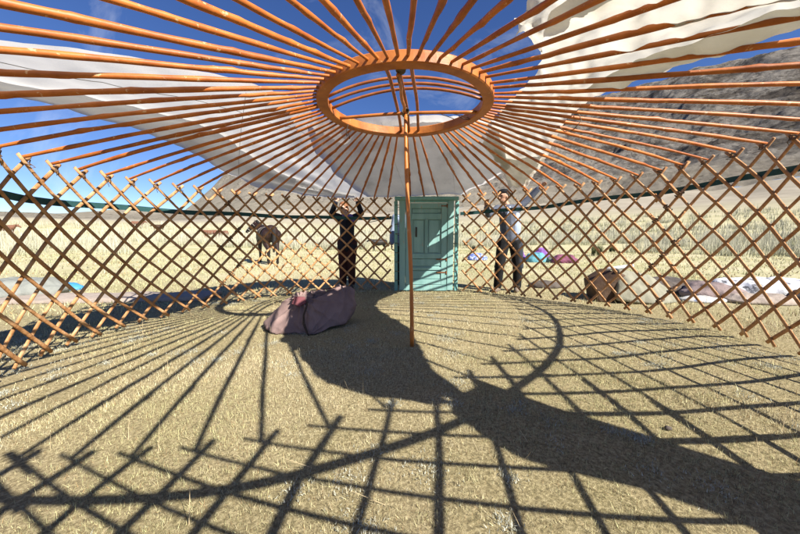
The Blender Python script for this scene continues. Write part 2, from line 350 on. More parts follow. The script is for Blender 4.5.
def turf():
    g=np.random.default_rng(3); parts=[]
    for (n,r0,r1,h0,h1,w,ln,sd) in [(300000,.75,2.6,.008,.026,.0017,.9,1),(280000,2.3,5.4,.010,.032,.0029,.9,2),(90000,5.2,11,.025,.06,.008,.8,3),(45000,10,26,.04,.11,.022,.7,4)]:
        if r0<5:      # blades stand in little tufts with bare litter between
            k=13; tc=ground_pts(n//k,r0,r1,radians(-62),radians(62),g); rp_=np.repeat(np.arange(n//k),k); n=len(rp_)
            p=tc[rp_]+g.normal(0,.010 if r0<2 else .014,(n,2)); tv=g.normal(0,.30,n//k)[rp_]; th_=g.uniform(.55,1.35,n//k)[rp_]
        else:
            p=ground_pts(n,r0,r1,radians(-62),radians(62),g); tv=g.normal(0,.25,n); th_=np.ones(n)
        dn=fbm(p[:,0]*1.9,p[:,1]*1.9,0,3,77); keep=g.uniform(-.7,.6,n)<dn*1.3+.5*fbm(p[:,0]*11,p[:,1]*11,0,2,79)+.12
        p=p[keep]; n=len(p); tv=tv[keep]; th_=th_[keep]; gr=fbm(p[:,0]*.9,p[:,1]*.9,0,4,78)+tv
        t=np.clip(gr*1.1+.42,0,1)[:,None]
        straw=np.array([.62,.54,.36]); green=np.array([.40,.40,.19]); c=straw*(1-t*.75)+green*t*.75
        if r0>4: c=np.array([.50,.46,.285])*(1-t*.6)+np.array([.37,.38,.165])*t*.6
        br=g.uniform(0,1,n)<.20; c[br]=np.array([.26,.175,.09]); c=c*(1+.5*np.clip(tv,-.6,.5))[:,None]
        z=gz(p[:,0],p[:,1])+(land(p[:,0],p[:,1]) if r1>20 else 0)
        P=np.column_stack([p,z-.004]); h=g.uniform(h0,h1,n)*th_*(1+.6*(g.uniform(0,1,n)>.9)); parts.append(blades(P,h,np.full(n,w)*g.uniform(.6,1.5,n),ln,c,.36,None,sd))
    # a few long dead stalks
    n=500; p=ground_pts(n,.8,7,radians(-60),radians(60),g); P=np.column_stack([p,np.zeros(n)]); parts.append(blades(P,g.uniform(.08,.22,n),np.full(n,.003),.75,np.tile([.56,.45,.28],(n,1)),.2,None,9))
    n0=0;VV=[];FF=[];CC=[]
    for V,F,C in parts: VV.append(V);FF.append(F+n0);CC.append(C);n0+=len(V)
    return np.concatenate(VV),np.concatenate(FF),np.concatenate(CC)
V,F_,C_=turf(); tag(fast_tris('turf_grass',V,F_,M_GRASS,C_),'short dry straw coloured grass covering the ground inside and around the yurt frame','grass',kind='stuff')
def herbs():
    g=np.random.default_rng(5); P=[];
    ctr=ground_pts(300,.9,6,radians(-60),radians(60),g); k=fbm(ctr[:,0]*.8,ctr[:,1]*.8,0,3,91); ctr=ctr[(k>-.1)]
    for c in ctr:
        n=int(g.integers(60,170)); s=g.uniform(.02,.06); P.append(np.column_stack([g.normal(c[0],s,n),g.normal(c[1],s,n),g.uniform(0,.012,n)]))
    P=np.concatenate(P); n=len(P)
    return blades(P,g.uniform(.008,.02,n),g.uniform(.0025,.005,n),.9,np.tile([.44,.45,.38],(n,1)),.18,None,6)
V,F_,C_=herbs(); tag(fast_tris('grey_herbs',V,F_,M_GRASS,C_),'tiny pale grey green herbs dotted through the dry turf','plants',kind='stuff')
def tallgrass():
    g=np.random.default_rng(8); VV=[];FF=[];CC=[];n0=0
    # tussocks of feather grass beyond the camp
    r=np.concatenate([g.uniform(21,34,420),g.uniform(30,62,1000),g.uniform(55,85,700)]); a=g.uniform(radians(-62),radians(62),len(r))
    x=r*np.sin(a); y=r*np.cos(a); edge=24+4*fbm(a*6,0*a,0,3,12)+ (a>.2)*1.0
    dn=fbm(x/7,y/7,0,3,14)
    ok=(r>edge)&((dn>-.18)|(r>34)); x,y,r=x[ok],y[ok],r[ok]; z=land(x,y)
    for i in range(len(x)):
        far=r[i]>45; n=26 if far else 64; sp=g.uniform(.18,.42)*(1.7 if far else 1); hh=g.uniform(.75,1.45)
        px=g.normal(x[i],sp,n); py=g.normal(y[i],sp,n); P=np.column_stack([px,py,np.full(n,z[i]-.05)])
        h=hh*g.uniform(.45,1.1,n); q=g.uniform(0,1)
        base=np.array([.42,.41,.26])*(1-q*.45)+np.array([.26,.26,.14])*q*.45; tip=np.array([.64,.61,.51])*(1-.25*q)
        V,F,C=blades(P,h,np.full(n,.03 if not far else .075),.26,np.tile(base,(n,1)),.13,np.tile(tip,(n,1)),100+i)
        VV.append(V);FF.append(F+n0);CC.append(C);n0+=len(V)
    return np.concatenate(VV),np.concatenate(FF),np.concatenate(CC)
V,F_,C_=tallgrass(); tag(fast_tris('feather_grass',V,F_,M_GRASS,C_),'tall pale feather grass in a belt between the camp and the mountain foot','grass',kind='stuff')

# ------------------------------------------------------------------ the yurt frame
RC=np.array([.04,2.73]); CC=np.array([.1,2.6])
_aa=[-180,-140,-120,-103,-94,-85,-74,-64,-41,-16,0,18,38,50,59,71,78,85,94,105,120,140,180]
_rr=[2.66,2.66,2.72,2.79,2.89,2.95,3.0,2.98,3.0,2.94,2.86,2.87,2.9,2.92,3.02,3.10,3.13,3.12,3.06,2.95,2.8,2.68,2.66]
_ta=np.linspace(-180,180,721); _tr=np.interp(_ta,_aa,_rr); _k=np.hanning(25); _k/=_k.sum(); _tr=np.convolve(np.r_[_tr[-13:-1],_tr,_tr[1:13]],_k,'valid')
_za=[-180,-95,-50,-6,20,55,77,90,120,180]; _zz=[1.6,1.49,1.53,1.567,1.6,1.62,1.7,1.74,1.7,1.6]
_ba=[-180,-95,-50,-6,18,43,58,70,82,90,120,180]; _bz=[1.38,1.235,1.27,1.28,1.35,1.395,1.455,1.47,1.5,1.507,1.49,1.38]
def wr(a): a=(a+180)%360-180; return float(np.interp(a,_ta,_tr))
def ztop(a): a=(a+180)%360-180; return float(np.interp(a,_za,_zz))
def wall(a,z,off=0.): R=wr(a)+off; return Vector((CC[0]+R*sin(radians(a)),CC[1]+R*cos(radians(a)),z))
LEFT=[-6.2-4.655*k for k in range(20)]                       # door .. left edge of view
RIGHT=[20.5,25.6,30.2,34.8,39.4,44.1,48.7,53.3,57.1,61.1,65.3,69.6,73.3,77,81.4,85.7,89.8]
_e=LEFT[-1]+360; BACK=[]; _q=89.8; _st=[]
while _q<_e-2.6:
    _d=float(np.interp(_q,[90,104,152,165,182,200,232,262],[4.7,7.2,7.2,5.8,5.2,5.6,5.4,4.8])); _q+=_d; BACK.append(_q)
_k=(_e-89.8)/(BACK[-1]-89.8) if abs(BACK[-1]-_e)<2.6 else (_e-89.8)/(BACK[-1]+4.7-89.8)
BACK=[89.8+(q-89.8)*_k for q in BACK]
if abs(BACK[-1]-_e)<.5: BACK.pop()
TIPS=sorted([t for t in RIGHT+BACK]+[t+360 for t in LEFT])     # 20.5 .. 353.8
ti=np.arange(len(TIPS)); 
def tip_a(i): # angle of (fractional) crossing i, extrapolated
    return float(np.interp(i,ti,TIPS)) if 0<=i<=len(TIPS)-1 else (TIPS[0]+4.6*i if i<0 else TIPS[-1]+4.6*(i-len(TIPS)+1))
def idx(a): return int(round(np.interp(a,TIPS,ti)))
NP=6
def slat(mb,i0,dirn,lo,hi,off,seed):
    """slat through top crossing i0, going down towards +/- crossings; clipped to crossings lo..hi"""
    g=random.Random(seed); ph=g.uniform(0,6); am=g.uniform(.004,.011); dz=g.uniform(-.012,.012)
    pts=[];nr=[]
    j=-.27
    lastin=None
    while j<=NP+.22:
        i=i0+dirn*j
        if lo-.32<=i<=hi+.32:
            a=tip_a(i); zt=ztop(a); z=zt-(zt-.075)*j/NP+dz*0+am*sin(j*1.7+ph)
            if z<.02: z=.02
            p=wall(a,z,off+.003*sin(j*2.3+ph)); pts.append(p); nr.append(Vector((sin(radians(a)),cos(radians(a)),0)))
        j+=.28
    if len(pts)>=3: mb.tube(pts,.0138*g.uniform(.88,1.12),n=6,flat=(.6,1.12),up=lambda i,nr=nr:nr[i])
JO=[0,idx(69.6),idx(126),idx(184),idx(244),idx(304),len(TIPS)-1]
wherep=['right of the teal door in front of the man','at the right edge before the dark felt pile','behind the viewer, casting the shadow lattice at lower right','behind the viewer, casting the shadow lattice at lower left','at the left edge before the grey tarpaulins','left of the teal door before the dark horse and woman']
for k in range(6):
    lo,hi=JO[k],JO[k+1]; off0=.012*(k%2)+.002*k
    hi2=hi+ (1 if k<5 else 0); lo2=lo
    mb=MB()
    for i in range(lo2-NP-1,hi2+NP+2):
        slat(mb,i,+1,lo2,hi2,off0-.009,1000+i+k*200); slat(mb,i,-1,lo2,hi2,off0+.009,5000+i+k*200)
    o=mb.build('lattice_panel',M_SLAT,None,True)
    tag(o,'brown lattice wall panel '+wherep[k],'lattice wall','folding lattice wall panels round the yurt')
    # thongs that tie the roof poles into the forks
    for i in range(lo if k==0 else lo+1,hi+1):
        a=tip_a(i); p=wall(a,ztop(a)+.012,-.012); g=random.Random(i); t=MB()
        n=Vector((sin(radians(a)),cos(radians(a)),0)); s=Vector((n.y,-n.x,0))
        t.tube([p+s*.026*cos(q)+Vector((0,0,.02*sin(q)))+n*.014*cos(q*2) for q in np.linspace(0,4*pi,22)],.0036,n=5)
        t.tube([p,p-n*.02+s*g.uniform(-.04,.04)+Vector((0,0,-.03)),p-n*.01+s*g.uniform(-.06,.06)+Vector((0,0,g.uniform(-.09,-.02)))],[.004,.003,.002],n=5)
        t.build('thong',M_THONG,o,True)
    # lashings down the joint, each a wrap of its own, and the stubs of the doubled slats
    if k<5:
        for l in range(1,2*NP):
            for iq in ([hi+.5] if l%2 else [hi,hi+1]):
                if (l+int(iq*2))%4==0: continue
                aq=tip_a(iq); zt=ztop(aq); p=wall(aq,zt-(zt-.075)*l/(2*NP),.004); n=Vector((sin(radians(aq)),cos(radians(aq)),0)); s_=Vector((n.y,-n.x,0)); t=MB(); u=(s_+Vector((0,0,1 if l%3 else -1))).normalized(); v=n.cross(u)
                t.tube([p+v*.021*cos(w)+n*.026*sin(w)+u*(.0040*w-.044) for w in np.linspace(0,7*pi,44)],.0058,n=5)
                if l%4==1: t.tube([p-n*.02,p-n*.03+v*.03-Vector((0,0,.03)),p-n*.02+v*.045-Vector((0,0,.08))],[.005,.004,.003],n=5)
                t.build('joint_lashing',M_THONG,o,True)

# roof poles
ZR=2.055; RR=.72
def pole(a,tip,label,seed):
    g=random.Random(seed); d=Vector((tip.x-RC[0],tip.y-RC[1],0)); dn=d.normalized()
    b=Vector((RC[0],RC[1],ZR+g.uniform(-.006,.006)))+dn*(RR-.03); e=tip+dn*g.uniform(.03,.07); L=(e-b).length
    s=Vector((dn.y,-dn.x,0)); n=64; pts=[];rs=[]
    p1,p2,p3,p4=[g.uniform(0,6) for _ in range(4)]; am=g.uniform(.001,.0035); r0=g.uniform(.0128,.0165); bend=g.uniform(.004,.026); kt=[(g.uniform(.08,.95),g.uniform(-.0045,.0045),g.uniform(-.004,.004)) for _ in range(5)]
    for i in range(n+1):
        t=i/n; q=b.lerp(e,t); env=sin(pi*t)**.6 if 0<t<1 else 0
        q=q+Vector((0,0,1))*(bend*sin(pi*t**1.8)+env*am*sin(5*t+p1))+s*env*(am*1.3*sin(4.3*t+p2)+am*.6*sin(11*t+p3)+.0010*sin(31*t+p4))
        for kk,(c_,k1,k2) in enumerate(kt):
            w_=math.exp(-((t-c_)/.022)**2); q=q+s*k1*w_+Vector((0,0,k2*w_))
        kb=1+sum(.16*math.exp(-((t-c_)/.012)**2) for c_,_,_ in kt)
        pts.append(q); rs.append(kb*r0*(.66+.34*min(1,t*3.2))*(1+.05*sin(17*t+p1)+.05*sin(41*t+p3))*(1-.22*max(0,(t-.85)/.15)))
    mb=MB(); mb.tube(pts,rs,n=9); o=mb.build('roof_pole',M_POLE,None,True)
    return tag(o,label,'roof pole','orange roof poles radiating from the crown ring')
def pole_label(a):
    a=(a+180)%360-180
    S_=[(-180,-128,'thick orange roof pole overhead on the left against open blue sky'),(-128,-97,'orange roof pole reaching the left picture edge above the white canvas'),
        (-97,-55,'orange roof pole crossing white canvas to the bare lattice forks at left'),(-55,-22,'brown shaded roof pole under grey canvas, ending left of the woman'),
        (-22,-5,'brown shaded roof pole under grey canvas, ending between the woman and the door'),(-5,18,'roof pole whose foot rests on the teal door lintel'),
        (18,34,'orange roof pole ending right above the man, under the canvas fold'),(34,62,'orange roof pole ending right of the man with the rocky slope behind'),
        (62,92,'sunlit orange roof pole ending in the right hand lattice forks against the rocky slope'),(92,118,'orange roof pole running out of the right edge over the dark mountain'),
        (118,150,'thick orange roof pole under the cream canvas at upper right'),(150,181,'thick orange roof pole straight overhead against deep blue sky')]
    for l,h,t in S_:
        if l<=a<h: return t
for i,a in enumerate(TIPS):
    pole(a,wall(a,ztop(a)+.045,-.02),pole_label(a),300+i)
for i,a in enumerate((1.6,6.3,10.9)):
    p=wall(a,1.645,-.03); p.y=min(p.y,5.43); pole(a,p,['roof pole resting on the teal lintel by its left end','roof pole resting on the teal lintel near its middle','roof pole resting on the teal lintel toward its right end'][i],900+i)

# crown ring
ring=thing('crown_ring','round orange wooden crown ring with arched crossbars at the top of the frame','crown ring',(RC[0],RC[1],ZR))
mb=MB(); n=120; prof=[(.632,-.034),(.640,-.042),(.712,-.042),(.72,-.034),(.72,.030),(.712,.038),(.640,.038),(.632,.030)]
V=[];F_=[]; m=len(prof)
for i in range(n):
    a=2*pi*i/n; 
    for r,z in prof: V.append(((r+.003*sin(5*a))*sin(a),(r+.003*sin(5*a))*cos(a),z))
for i in range(n):
    for k in range(m): F_.append((i*m+k,i*m+(k+1)%m,((i+1)%n)*m+(k+1)%m,((i+1)%n)*m+k))
mesh_obj('rim',V,F_,M_RING,ring,False)
def bar(p,q,arch,r,name='crossbar',mat=M_BAR,seed=0):
    p=Vector(p);q=Vector(q); pts=[]
    for i in range(15):
        t=i/14; pts.append(p.lerp(q,t)+Vector((0,0,arch*(1-(2*t-1)**2)))+Vector((.004*sin(9*t+seed),.004*sin(7*t+seed),0)))
    b=MB(); b.tube(pts,r,n=8); return b.build(name,mat,ring,True)
for i,(x0,x1) in enumerate(((-.15,-.03),(-.065,.055),(.025,.155))): bar((x0,-.635,-.005),(x1,.625,-.005),.10,.0145,seed=i)
for i,(yl,yr) in enumerate(((-.14,-.26),(-.03,-.17),(.08,-.10))): bar((-math.sqrt(.64**2-yl*yl),yl,0),(math.sqrt(.64**2-yr*yr),yr,0),.125,.0115,seed=10+i)
bar((-.45,-.45,.0),(.30,-.565,.0),.05,.0115,seed=17)
bar((-.595,.235,-.02),(.63,.10,-.02),.015,.014,'strut',M_RING,20)
t=MB()
for c in ((-.035,-.60,-.01),(.01,.165,0.0)):
    for q in range(5): t.tube([Vector(c)+Vector((.03*cos(w),.012*(q-2),.03*sin(w))) for w in np.linspace(0,2*pi,14)],.006,n=5)
t.tube([(-.05,-.6,-.03),(-.055,-.605,-.08),(-.045,-.6,-.11)],[.006,.006,.004],n=5)
t.build('tie_rope',M_ROPE,ring,True)
g=random.Random(4); t=MB(); pts=[]
for i in range(46):
    a=i/45*2.6*pi; pts.append((.40+.10*cos(a)+.12*i/45,.40+.05*sin(a)-.25*(i/45)+.0,.01+.05*sin(a*.7)))
t.tube(pts,.0035,n=5)
t.tube([(-.53,.33,-.04),(-.55,.35,-.09),(-.545,.33,-.15),(-.53,.34,-.12),(-.52,.35,-.17)],.004,n=5)
t.build('loose_cord',M_DARKROPE,ring,True)

# centre prop
b0=at_ground(412,347); tp=Vector((RC[0]+.012,RC[1]+.15,2.03))
mb=MB(); pts=[];rs=[]
for i in range(25):
    t=i/24; q=b0.lerp(tp,t); pts.append(q+Vector((.008*sin(6*t),.006*sin(5*t+1),-.01 if i==0 else 0))); rs.append(.0175*(1+.06*sin(19*t)+.05*sin(43*t)))
mb.tube(pts,rs,n=10); tag(mb.build('prop_pole',M_PROP,None,True),'thin orange upright prop pole standing on the turf under the crown ring','pole')
mb=MB(); q0=Vector((RC[0]+.0,RC[1]+.13,2.05)); q1=Vector((RC[0]-.05,RC[1]-.615,1.99))
mb.tube([q0.lerp(q1,i/10)+Vector((.005*sin(i),0,.004*sin(i*1.3))) for i in range(11)],.0135,n=8)
tag(mb.build('brace_stick',M_PROP,None,True),'short slanting stick tied between the prop pole top and the near ring edge','stick')

# girth band
mb=MB(); A=np.linspace(18.6,355.2,300); V=[];F_=[]
def bz(a): return float(np.interp((a+180)%360-180,_ba,_bz))+.006*sin(a*.25)
for i,a in enumerate(A):
    for off,dz in ((.026,-.027),(.026,.027),(.032,.027),(.032,-.027)): V.append(wall(a,bz(a)+dz,off))
for i in range(len(A)-1):
    for k in range(4): F_.append((i*4+k,i*4+(k+1)%4,(i+1)*4+(k+1)%4,(i+1)*4+k))
F_+=[(3,2,1,0),tuple(len(V)-4+k for k in range(4))]
band=mesh_obj('girth_band',V,F_,M_BAND,None,False); tag(band,'dark teal flat band girthing the outside of the lattice wall','band')
mb=MB(); mb.tube([wall(-5,1.275,.05),wall(-9,1.245,.05),wall(-12.5,1.205,.06),wall(-14.5,1.10,.06)],.024,n=6,flat=(.25,1)); mb.build('band_tail',M_BAND,band,True)

# door
DY=5.43; PX=DY/F_PX
door=thing('door','weathered teal panelled wooden door in its frame set in the back wall','door',(.455,DY,0))
mb=MB(); 
mb.box((-.415,0,.80),(.105,.09,1.56),bev=.006); mb.box((.415,0,.80),(.105,.09,1.56),bev=.006); mb.box((0,0,.06),(.722,.085,.10),bev=.006)
mb.build('frame',M_TEAL,door)
mb=MB(); mb.box((0,-.006,1.605),(1.09,.15,.06),bev=.008); mb.box((0,-.028,1.555),(.722,.05,.036),bev=.004); mb.build('lintel',M_TEAL2,door)
leaf=thing('x','x','x'); del leaf['label']; del leaf['category']; leaf.name='leaf_root'
bpy.data.objects.remove(leaf,do_unlink=True)
mb=MB(); y0=-.01; z0,z1=.115,1.53; Wd=.715
mb.box((0,y0+.012,(z0+z1)/2),(Wd,.02,z1-z0))                                    # back boards
def st(x,z,w,h): mb.box((x,y0-.012,z),(w,.026,h),bev=.004)
st(-Wd/2+.05,(z0+z1)/2,.098,z1-z0); st(Wd/2-.05,(z0+z1)/2,.098,z1-z0)
for z,h in ((1.485,.088),(1.30,.10),(.62,.085),(.40,.05),(.165,.095)): st(0,z,Wd-.202,h)
st(0,.96,.055,.59); 
for x in (-.13,.13): mb.box((x,y0-.004,.96),(.175,.012,.56),bev=.005)
mb.box((0,y0-.004,1.395),(.49,.012,.07),bev=.005); mb.box((0,y0-.004,.51),(.49,.012,.12),bev=.005); mb.box((0,y0-.004,.29),(.49,.012,.14),bev=.005)
leaf=mb.build('leaf',M_TEAL,door)
t=MB(); t.tube([(-.175,y0-.028,1.10),(-.175,y0-.055,1.085),(-.175,y0-.055,.985),(-.175,y0-.028,.97)],.008,n=8); t.box((-.175,y0-.028,1.035),(.03,.004,.17)); t.build('handle',M_IRON,leaf)
for z in (.565,.335):
    t=MB(); t.box((.26,y0-.029,z),(.17,.006,.024),bev=.002); t.tube([(.352,y0-.032,z-.03),(.352,y0-.032,z+.03)],.010,n=8); t.build('hinge',M_RUST,leaf)
t=MB(); t.box((.30,y0-.029,1.48),(.10,.006,.02),bev=.002); t.tube([(.352,y0-.032,1.45),(.352,y0-.032,1.51)],.010,n=8); t.build('hinge',M_RUST,leaf)
for x in (-.525,.53):
    mb=MB(); mb.box((x,.02,.785),(.06,.055,1.565),bev=.006); mb.build('side_post',M_TEAL2,door)
    t=MB()
    for z in np.linspace(.15,1.45,9):
        sx=x+(.03 if x<0 else -.03); w=.052
        t.tube([(x+w*cos(q)*.9+(.025 if x<0 else -.025),.02+.05*sin(q),z+.02*sin(q*.5)+.006*q) for q in np.linspace(0,2*pi,16)],.005,n=5)
    t.build('lashing',M_ROPE,door,True)

# ------------------------------------------------------------------ canvas
def roofz(x,y):
    a=degrees(atan2(x-CC[0],y-CC[1])); R=wr(a); zw=ztop(a)+.045
    r=hypot(x-RC[0],y-RC[1]); w=hypot(CC[0]+R*sin(radians(a))-RC[0],CC[1]+R*cos(radians(a))-RC[1])
    t=(r-.70)/(w-.70); t2=max(t,0.0)
    return ZR+.0+(zw-ZR)*min(t,1.25)+ (.012*sin(pi*min(t2,1)**1.8) if t2<1 else 0)
def curve(pts,n):
    P=np.array(pts,float); d=np.r_[0,np.cumsum(np.hypot(*(P[1:,:2]-P[:-1,:2]).T))]; s=np.linspace(0,d[-1],n)
    out=np.stack([np.interp(s,d,P[:,k]) for k in range(P.shape[1])],-1)
    for _ in range(2):
        q=out.copy(); q[1:-1]=(out[:-2]+2*out[1:-1]+out[2:])/4; out=q
    return out
def sheet(name,inner,outer,nu,nv,zf,mat,parent=None,uv=None):
    A=curve(inner,200); B=curve(outer,200); ax=np.linspace(0,1,200); V=[];F=[]
    for i in range(nu):
        for j in range(nv):
            u,t=i/(nu-1),j/(nv-1)
            if uv: u,t=uv(u,t)
            a=[np.interp(u,ax,A[:,k]) for k in range(3)]; b=[np.interp(u,ax,B[:,k]) for k in range(3)]
            p=[a[k]*(1-t)+b[k]*t for k in range(3)]
            p[0]+=.013*float(vn(u*34,t*3,0,81))+.010*float(vn(u*90,t*3,0,82)); p[1]+=.013*float(vn(u*34,t*3,5,83))+.010*float(vn(u*90,t*3,5,84))
            V.append((p[0],p[1],roofz(p[0],p[1])+p[2]+zf(u,t,p[0],p[1])))
    for i in range(nu-1):
        for j in range(nv-1): F.append((i*nv+j,(i+1)*nv+j,(i+1)*nv+j+1,i*nv+j+1))
    return mesh_obj(name,V,F,mat,parent)
# white sheet: left side of the roof and right across the back (third value = lift above the poles)
inner=[(-1.9,.55,.03),(-1.85,1.0,.03),(-1.73,1.38,.03),(-1.53,1.6,.03),(-1.26,1.87,.03),(-1.05,2.16,.03),(-.86,2.6,.04),(-.84,3.25,.12),(-.5,3.78,.36),(.1,3.92,.42),(.65,3.75,.36),(1.05,3.3,.10)]
outer=[(-2.45,.9,.11),(-2.44,1.4,.12),(-2.36,1.9,.12),(-2.24,2.5,.12),(-2.18,3.3,.12),(-2.16,4.0,.08),(-2.08,4.42,.04),(-1.62,5.13,.03),(-1.04,5.5,.02),(-.2,5.54,.03),(.6,5.52,.03),(1.06,5.46,.04),(1.34,4.9,.04),(1.5,4.3,.06)]
def zAB(u,t,x,y):
    px,py=-1.0,5.5; d=hypot(x-px,y-py); a=atan2(x-px,-(y-py))       # pleats run to the woman's hands
    pl=.012*(1-2*abs(float(fbm(x*3.2+y,y*2.4-x,0,3,53))))+.040*sin(a*26+2*sin(d*1.3))*math.exp(-((a+.55)/.38)**2)*min(1,d*.8)*math.exp(-d*.30)
    return pl+.022+.018*float(fbm(x*1.6,y*1.6,0,3,51))+.007*float(fbm(x*7,y*7,0,2,52))+.015*sin(9*u+7*t)*(u<.45)
oab=sheet('canvas_sheet',inner,outer,150,44,zAB,M_CANVAS)
tag(oab,'large off white canvas sheet stretched over the left and back of the roof poles','canvas')
# a second layer doubled over its outer half, added to dim light coming through
sheet('doubled_layer',inner,outer,150,30,lambda u,t,x,y: zAB(u,t,x,y)+.03+.012*float(fbm(x*2,y*2,0,2,55)),M_CANVAS,oab,lambda u,t:(u*.635,(lambda t0:t0+(.97-t0)*t)(float(np.interp(u*.635,[0,.12,.3,.63],[.42,.5,.48,.93])))))
sheet('back_dimming_layer',inner,outer,110,34,lambda u,t,x,y: zAB(u,t,x,y)+.035,M_CANVAS,oab,lambda u,t:((lambda ul:ul+(1-ul)*u)(.53+.135*t),.05+.94*t))  # second layer over the back, added to turn the canvas greyer from below
# cream sheet: from the man's hand along the right side, out over the near right of the wall
innerC=[(1.78,.27,.05),(1.42,.29,.07),(1.12,.5,.06),(.9,.9,.05),(.74,1.31,.05),(.72,1.61,.05),(.88,2.02,.05),(.97,2.4,.05),(.94,3.0,.05),(.95,3.77,.05),(1.34,4.27,.05),(1.72,5.0,.03)]
outerC=[(1.86,.42,.05),(1.90,.62,.05),(1.90,.9,.07),(1.88,1.3,.09),(1.86,1.62,.08),(1.76,1.85,.06),(1.62,2.2,.05),(1.5,2.6,.05),(1.56,3.11,.04),(1.72,3.7,.04),(1.86,4.3,.04),(1.95,4.86,.04)]
def zC(u,t,x,y):
    w=max(0,1-u/.55); ed=min(1,t*5,(1-t)*5)
    return .02+min(1,w*2)*ed*-.10+w*(-.01+.05*sin(13*t+9*u+2*sin(6*u))+.04*float(fbm(x*2.3,y*2.3,0,3,61)))+.022*float(fbm(x*3,y*3,0,3,62))+.01*float(fbm(x*9,y*9,0,2,63))+(.010*sin(17*t+4*u)*max(0,u-.6)/.4)+.022*(1-2*abs(float(fbm(x*4+y*1.5,y*1.2,0,2,64))))+.016*(1-2*abs(float(fbm(x*8-y*5,y*4,0,2,66))))
oc=sheet('felt_sheet',innerC,outerC,200,64,zC,M_CREAM)
tag(oc,'cream canvas sheet thrown over the roof poles on the right, held by the man','canvas')
sheet('dimming_layer',innerC,outerC,110,34,lambda u,t,x,y: zC(u,t,x,y)+.03+.01*float(fbm(x*3,y*3,0,2,65)),M_CREAM,oc,lambda u,t:((lambda ul:ul+(1-ul)*u)(.74+.06*sin(3*t)),.04+.93*t))  # extra layer added near the man's end to darken the sheet from below
sheet('folded_hem',innerC,outerC,90,16,lambda u,t,x,y: zC(u,t,x,y)-.02-.02*sin(pi*t),M_CREAM,oc,lambda u,t:(.03+.42*u,.70+.30*t-.10*u))
def ribbon(name,A,B,nu,nv,f,mat,parent=None,th=.005):
    A=curve(A,nu);B=curve(B,nu);V=[];F=[]
    for i in range(nu):
        for j in range(nv):
            t=j/(nv-1); p=A[i]*(1-t)+B[i]*t; V.append(tuple(p+np.array(f(i/(nu-1),t))))
    for i in range(nu-1):
        for j in range(nv-1): F.append((i*nv+j,(i+1)*nv+j,(i+1)*nv+j+1,i*nv+j+1))
    return mesh_obj(name,V,F,mat,parent)
# the flapping turned-over edge and the tail blown outward over the wall
ribbon('turned_edge',[(.66,1.95,2.10),(.60,1.66,2.10),(.68,1.3,2.03),(.85,.9,1.93)],[(.84,1.98,2.07),(.86,1.66,2.055),(.95,1.36,2.00),(1.12,.95,1.92)],90,20,lambda u,t:(.02*sin(31*u)+.012*(1-2*abs(float(fbm(u*26,t*3,0,2,67)))),.015*sin(47*u)*(1-t),.025*sin(19*u+5*t)+.03*sin(pi*t)+.02*(1-2*abs(float(fbm(u*14,t*4,0,3,68))))),M_CREAM,oc)
ribbon('blown_tail',[(1.84,.2,1.72),(2.03,-.12,1.66),(2.36,-.2,1.62),(2.6,-.36,1.6),(2.95,-.72,1.62),(3.4,-1.15,1.64)],[(2.06,.62,1.74),(2.42,.26,1.68),(2.66,.10,1.64),(3.0,-.16,1.6),(3.5,-.45,1.62),(4.1,-.8,1.66)],70,16,lambda u,t:(0,0,.04*sin(15*u+6*t)),M_CREAM,oc)
mb=MB(); mb.tube([(1.50,2.75,2.02),(1.53,2.73,1.93),(1.49,2.76,1.87),(1.43,2.8,1.86),(1.38,2.8,1.9)],.004,n=5); mb.build('tie_cord',M_ROPE,oc,True)

M_SEAM=noise_mat('stitched_seam',[(.50,.48,.44),(.60,.58,.53)],60,.9,.2,transl=.5)
def seam(inner,outer,zf,parent,path,n=70):
    A=curve(inner,200); B=curve(outer,200); ax=np.linspace(0,1,200); pts=[]
    for i in range(n):
        u,t=path(i/(n-1)); p=[np.interp(u,ax,A[:,k])*(1-t)+np.interp(u,ax,B[:,k])*t for k in range(3)]
        pts.append((p[0],p[1],roofz(p[0],p[1])+p[2]+zf(u,t,p[0],p[1])-.004))
    m=MB(); m.tube(pts,.0018,n=5); m.build('seam',M_SEAM,parent,True)
seam(inner,outer,zAB,oab,lambda q:(.02+.55*q,.22+.05*sin(4*q))); seam(inner,outer,zAB,oab,lambda q:(.72+.02*q,.06+.9*q)); seam(inner,outer,zAB,oab,lambda q:(.86-.02*q,.06+.9*q)); seam(inner,outer,zAB,oab,lambda q:(.36+.03*q,.08+.85*q))
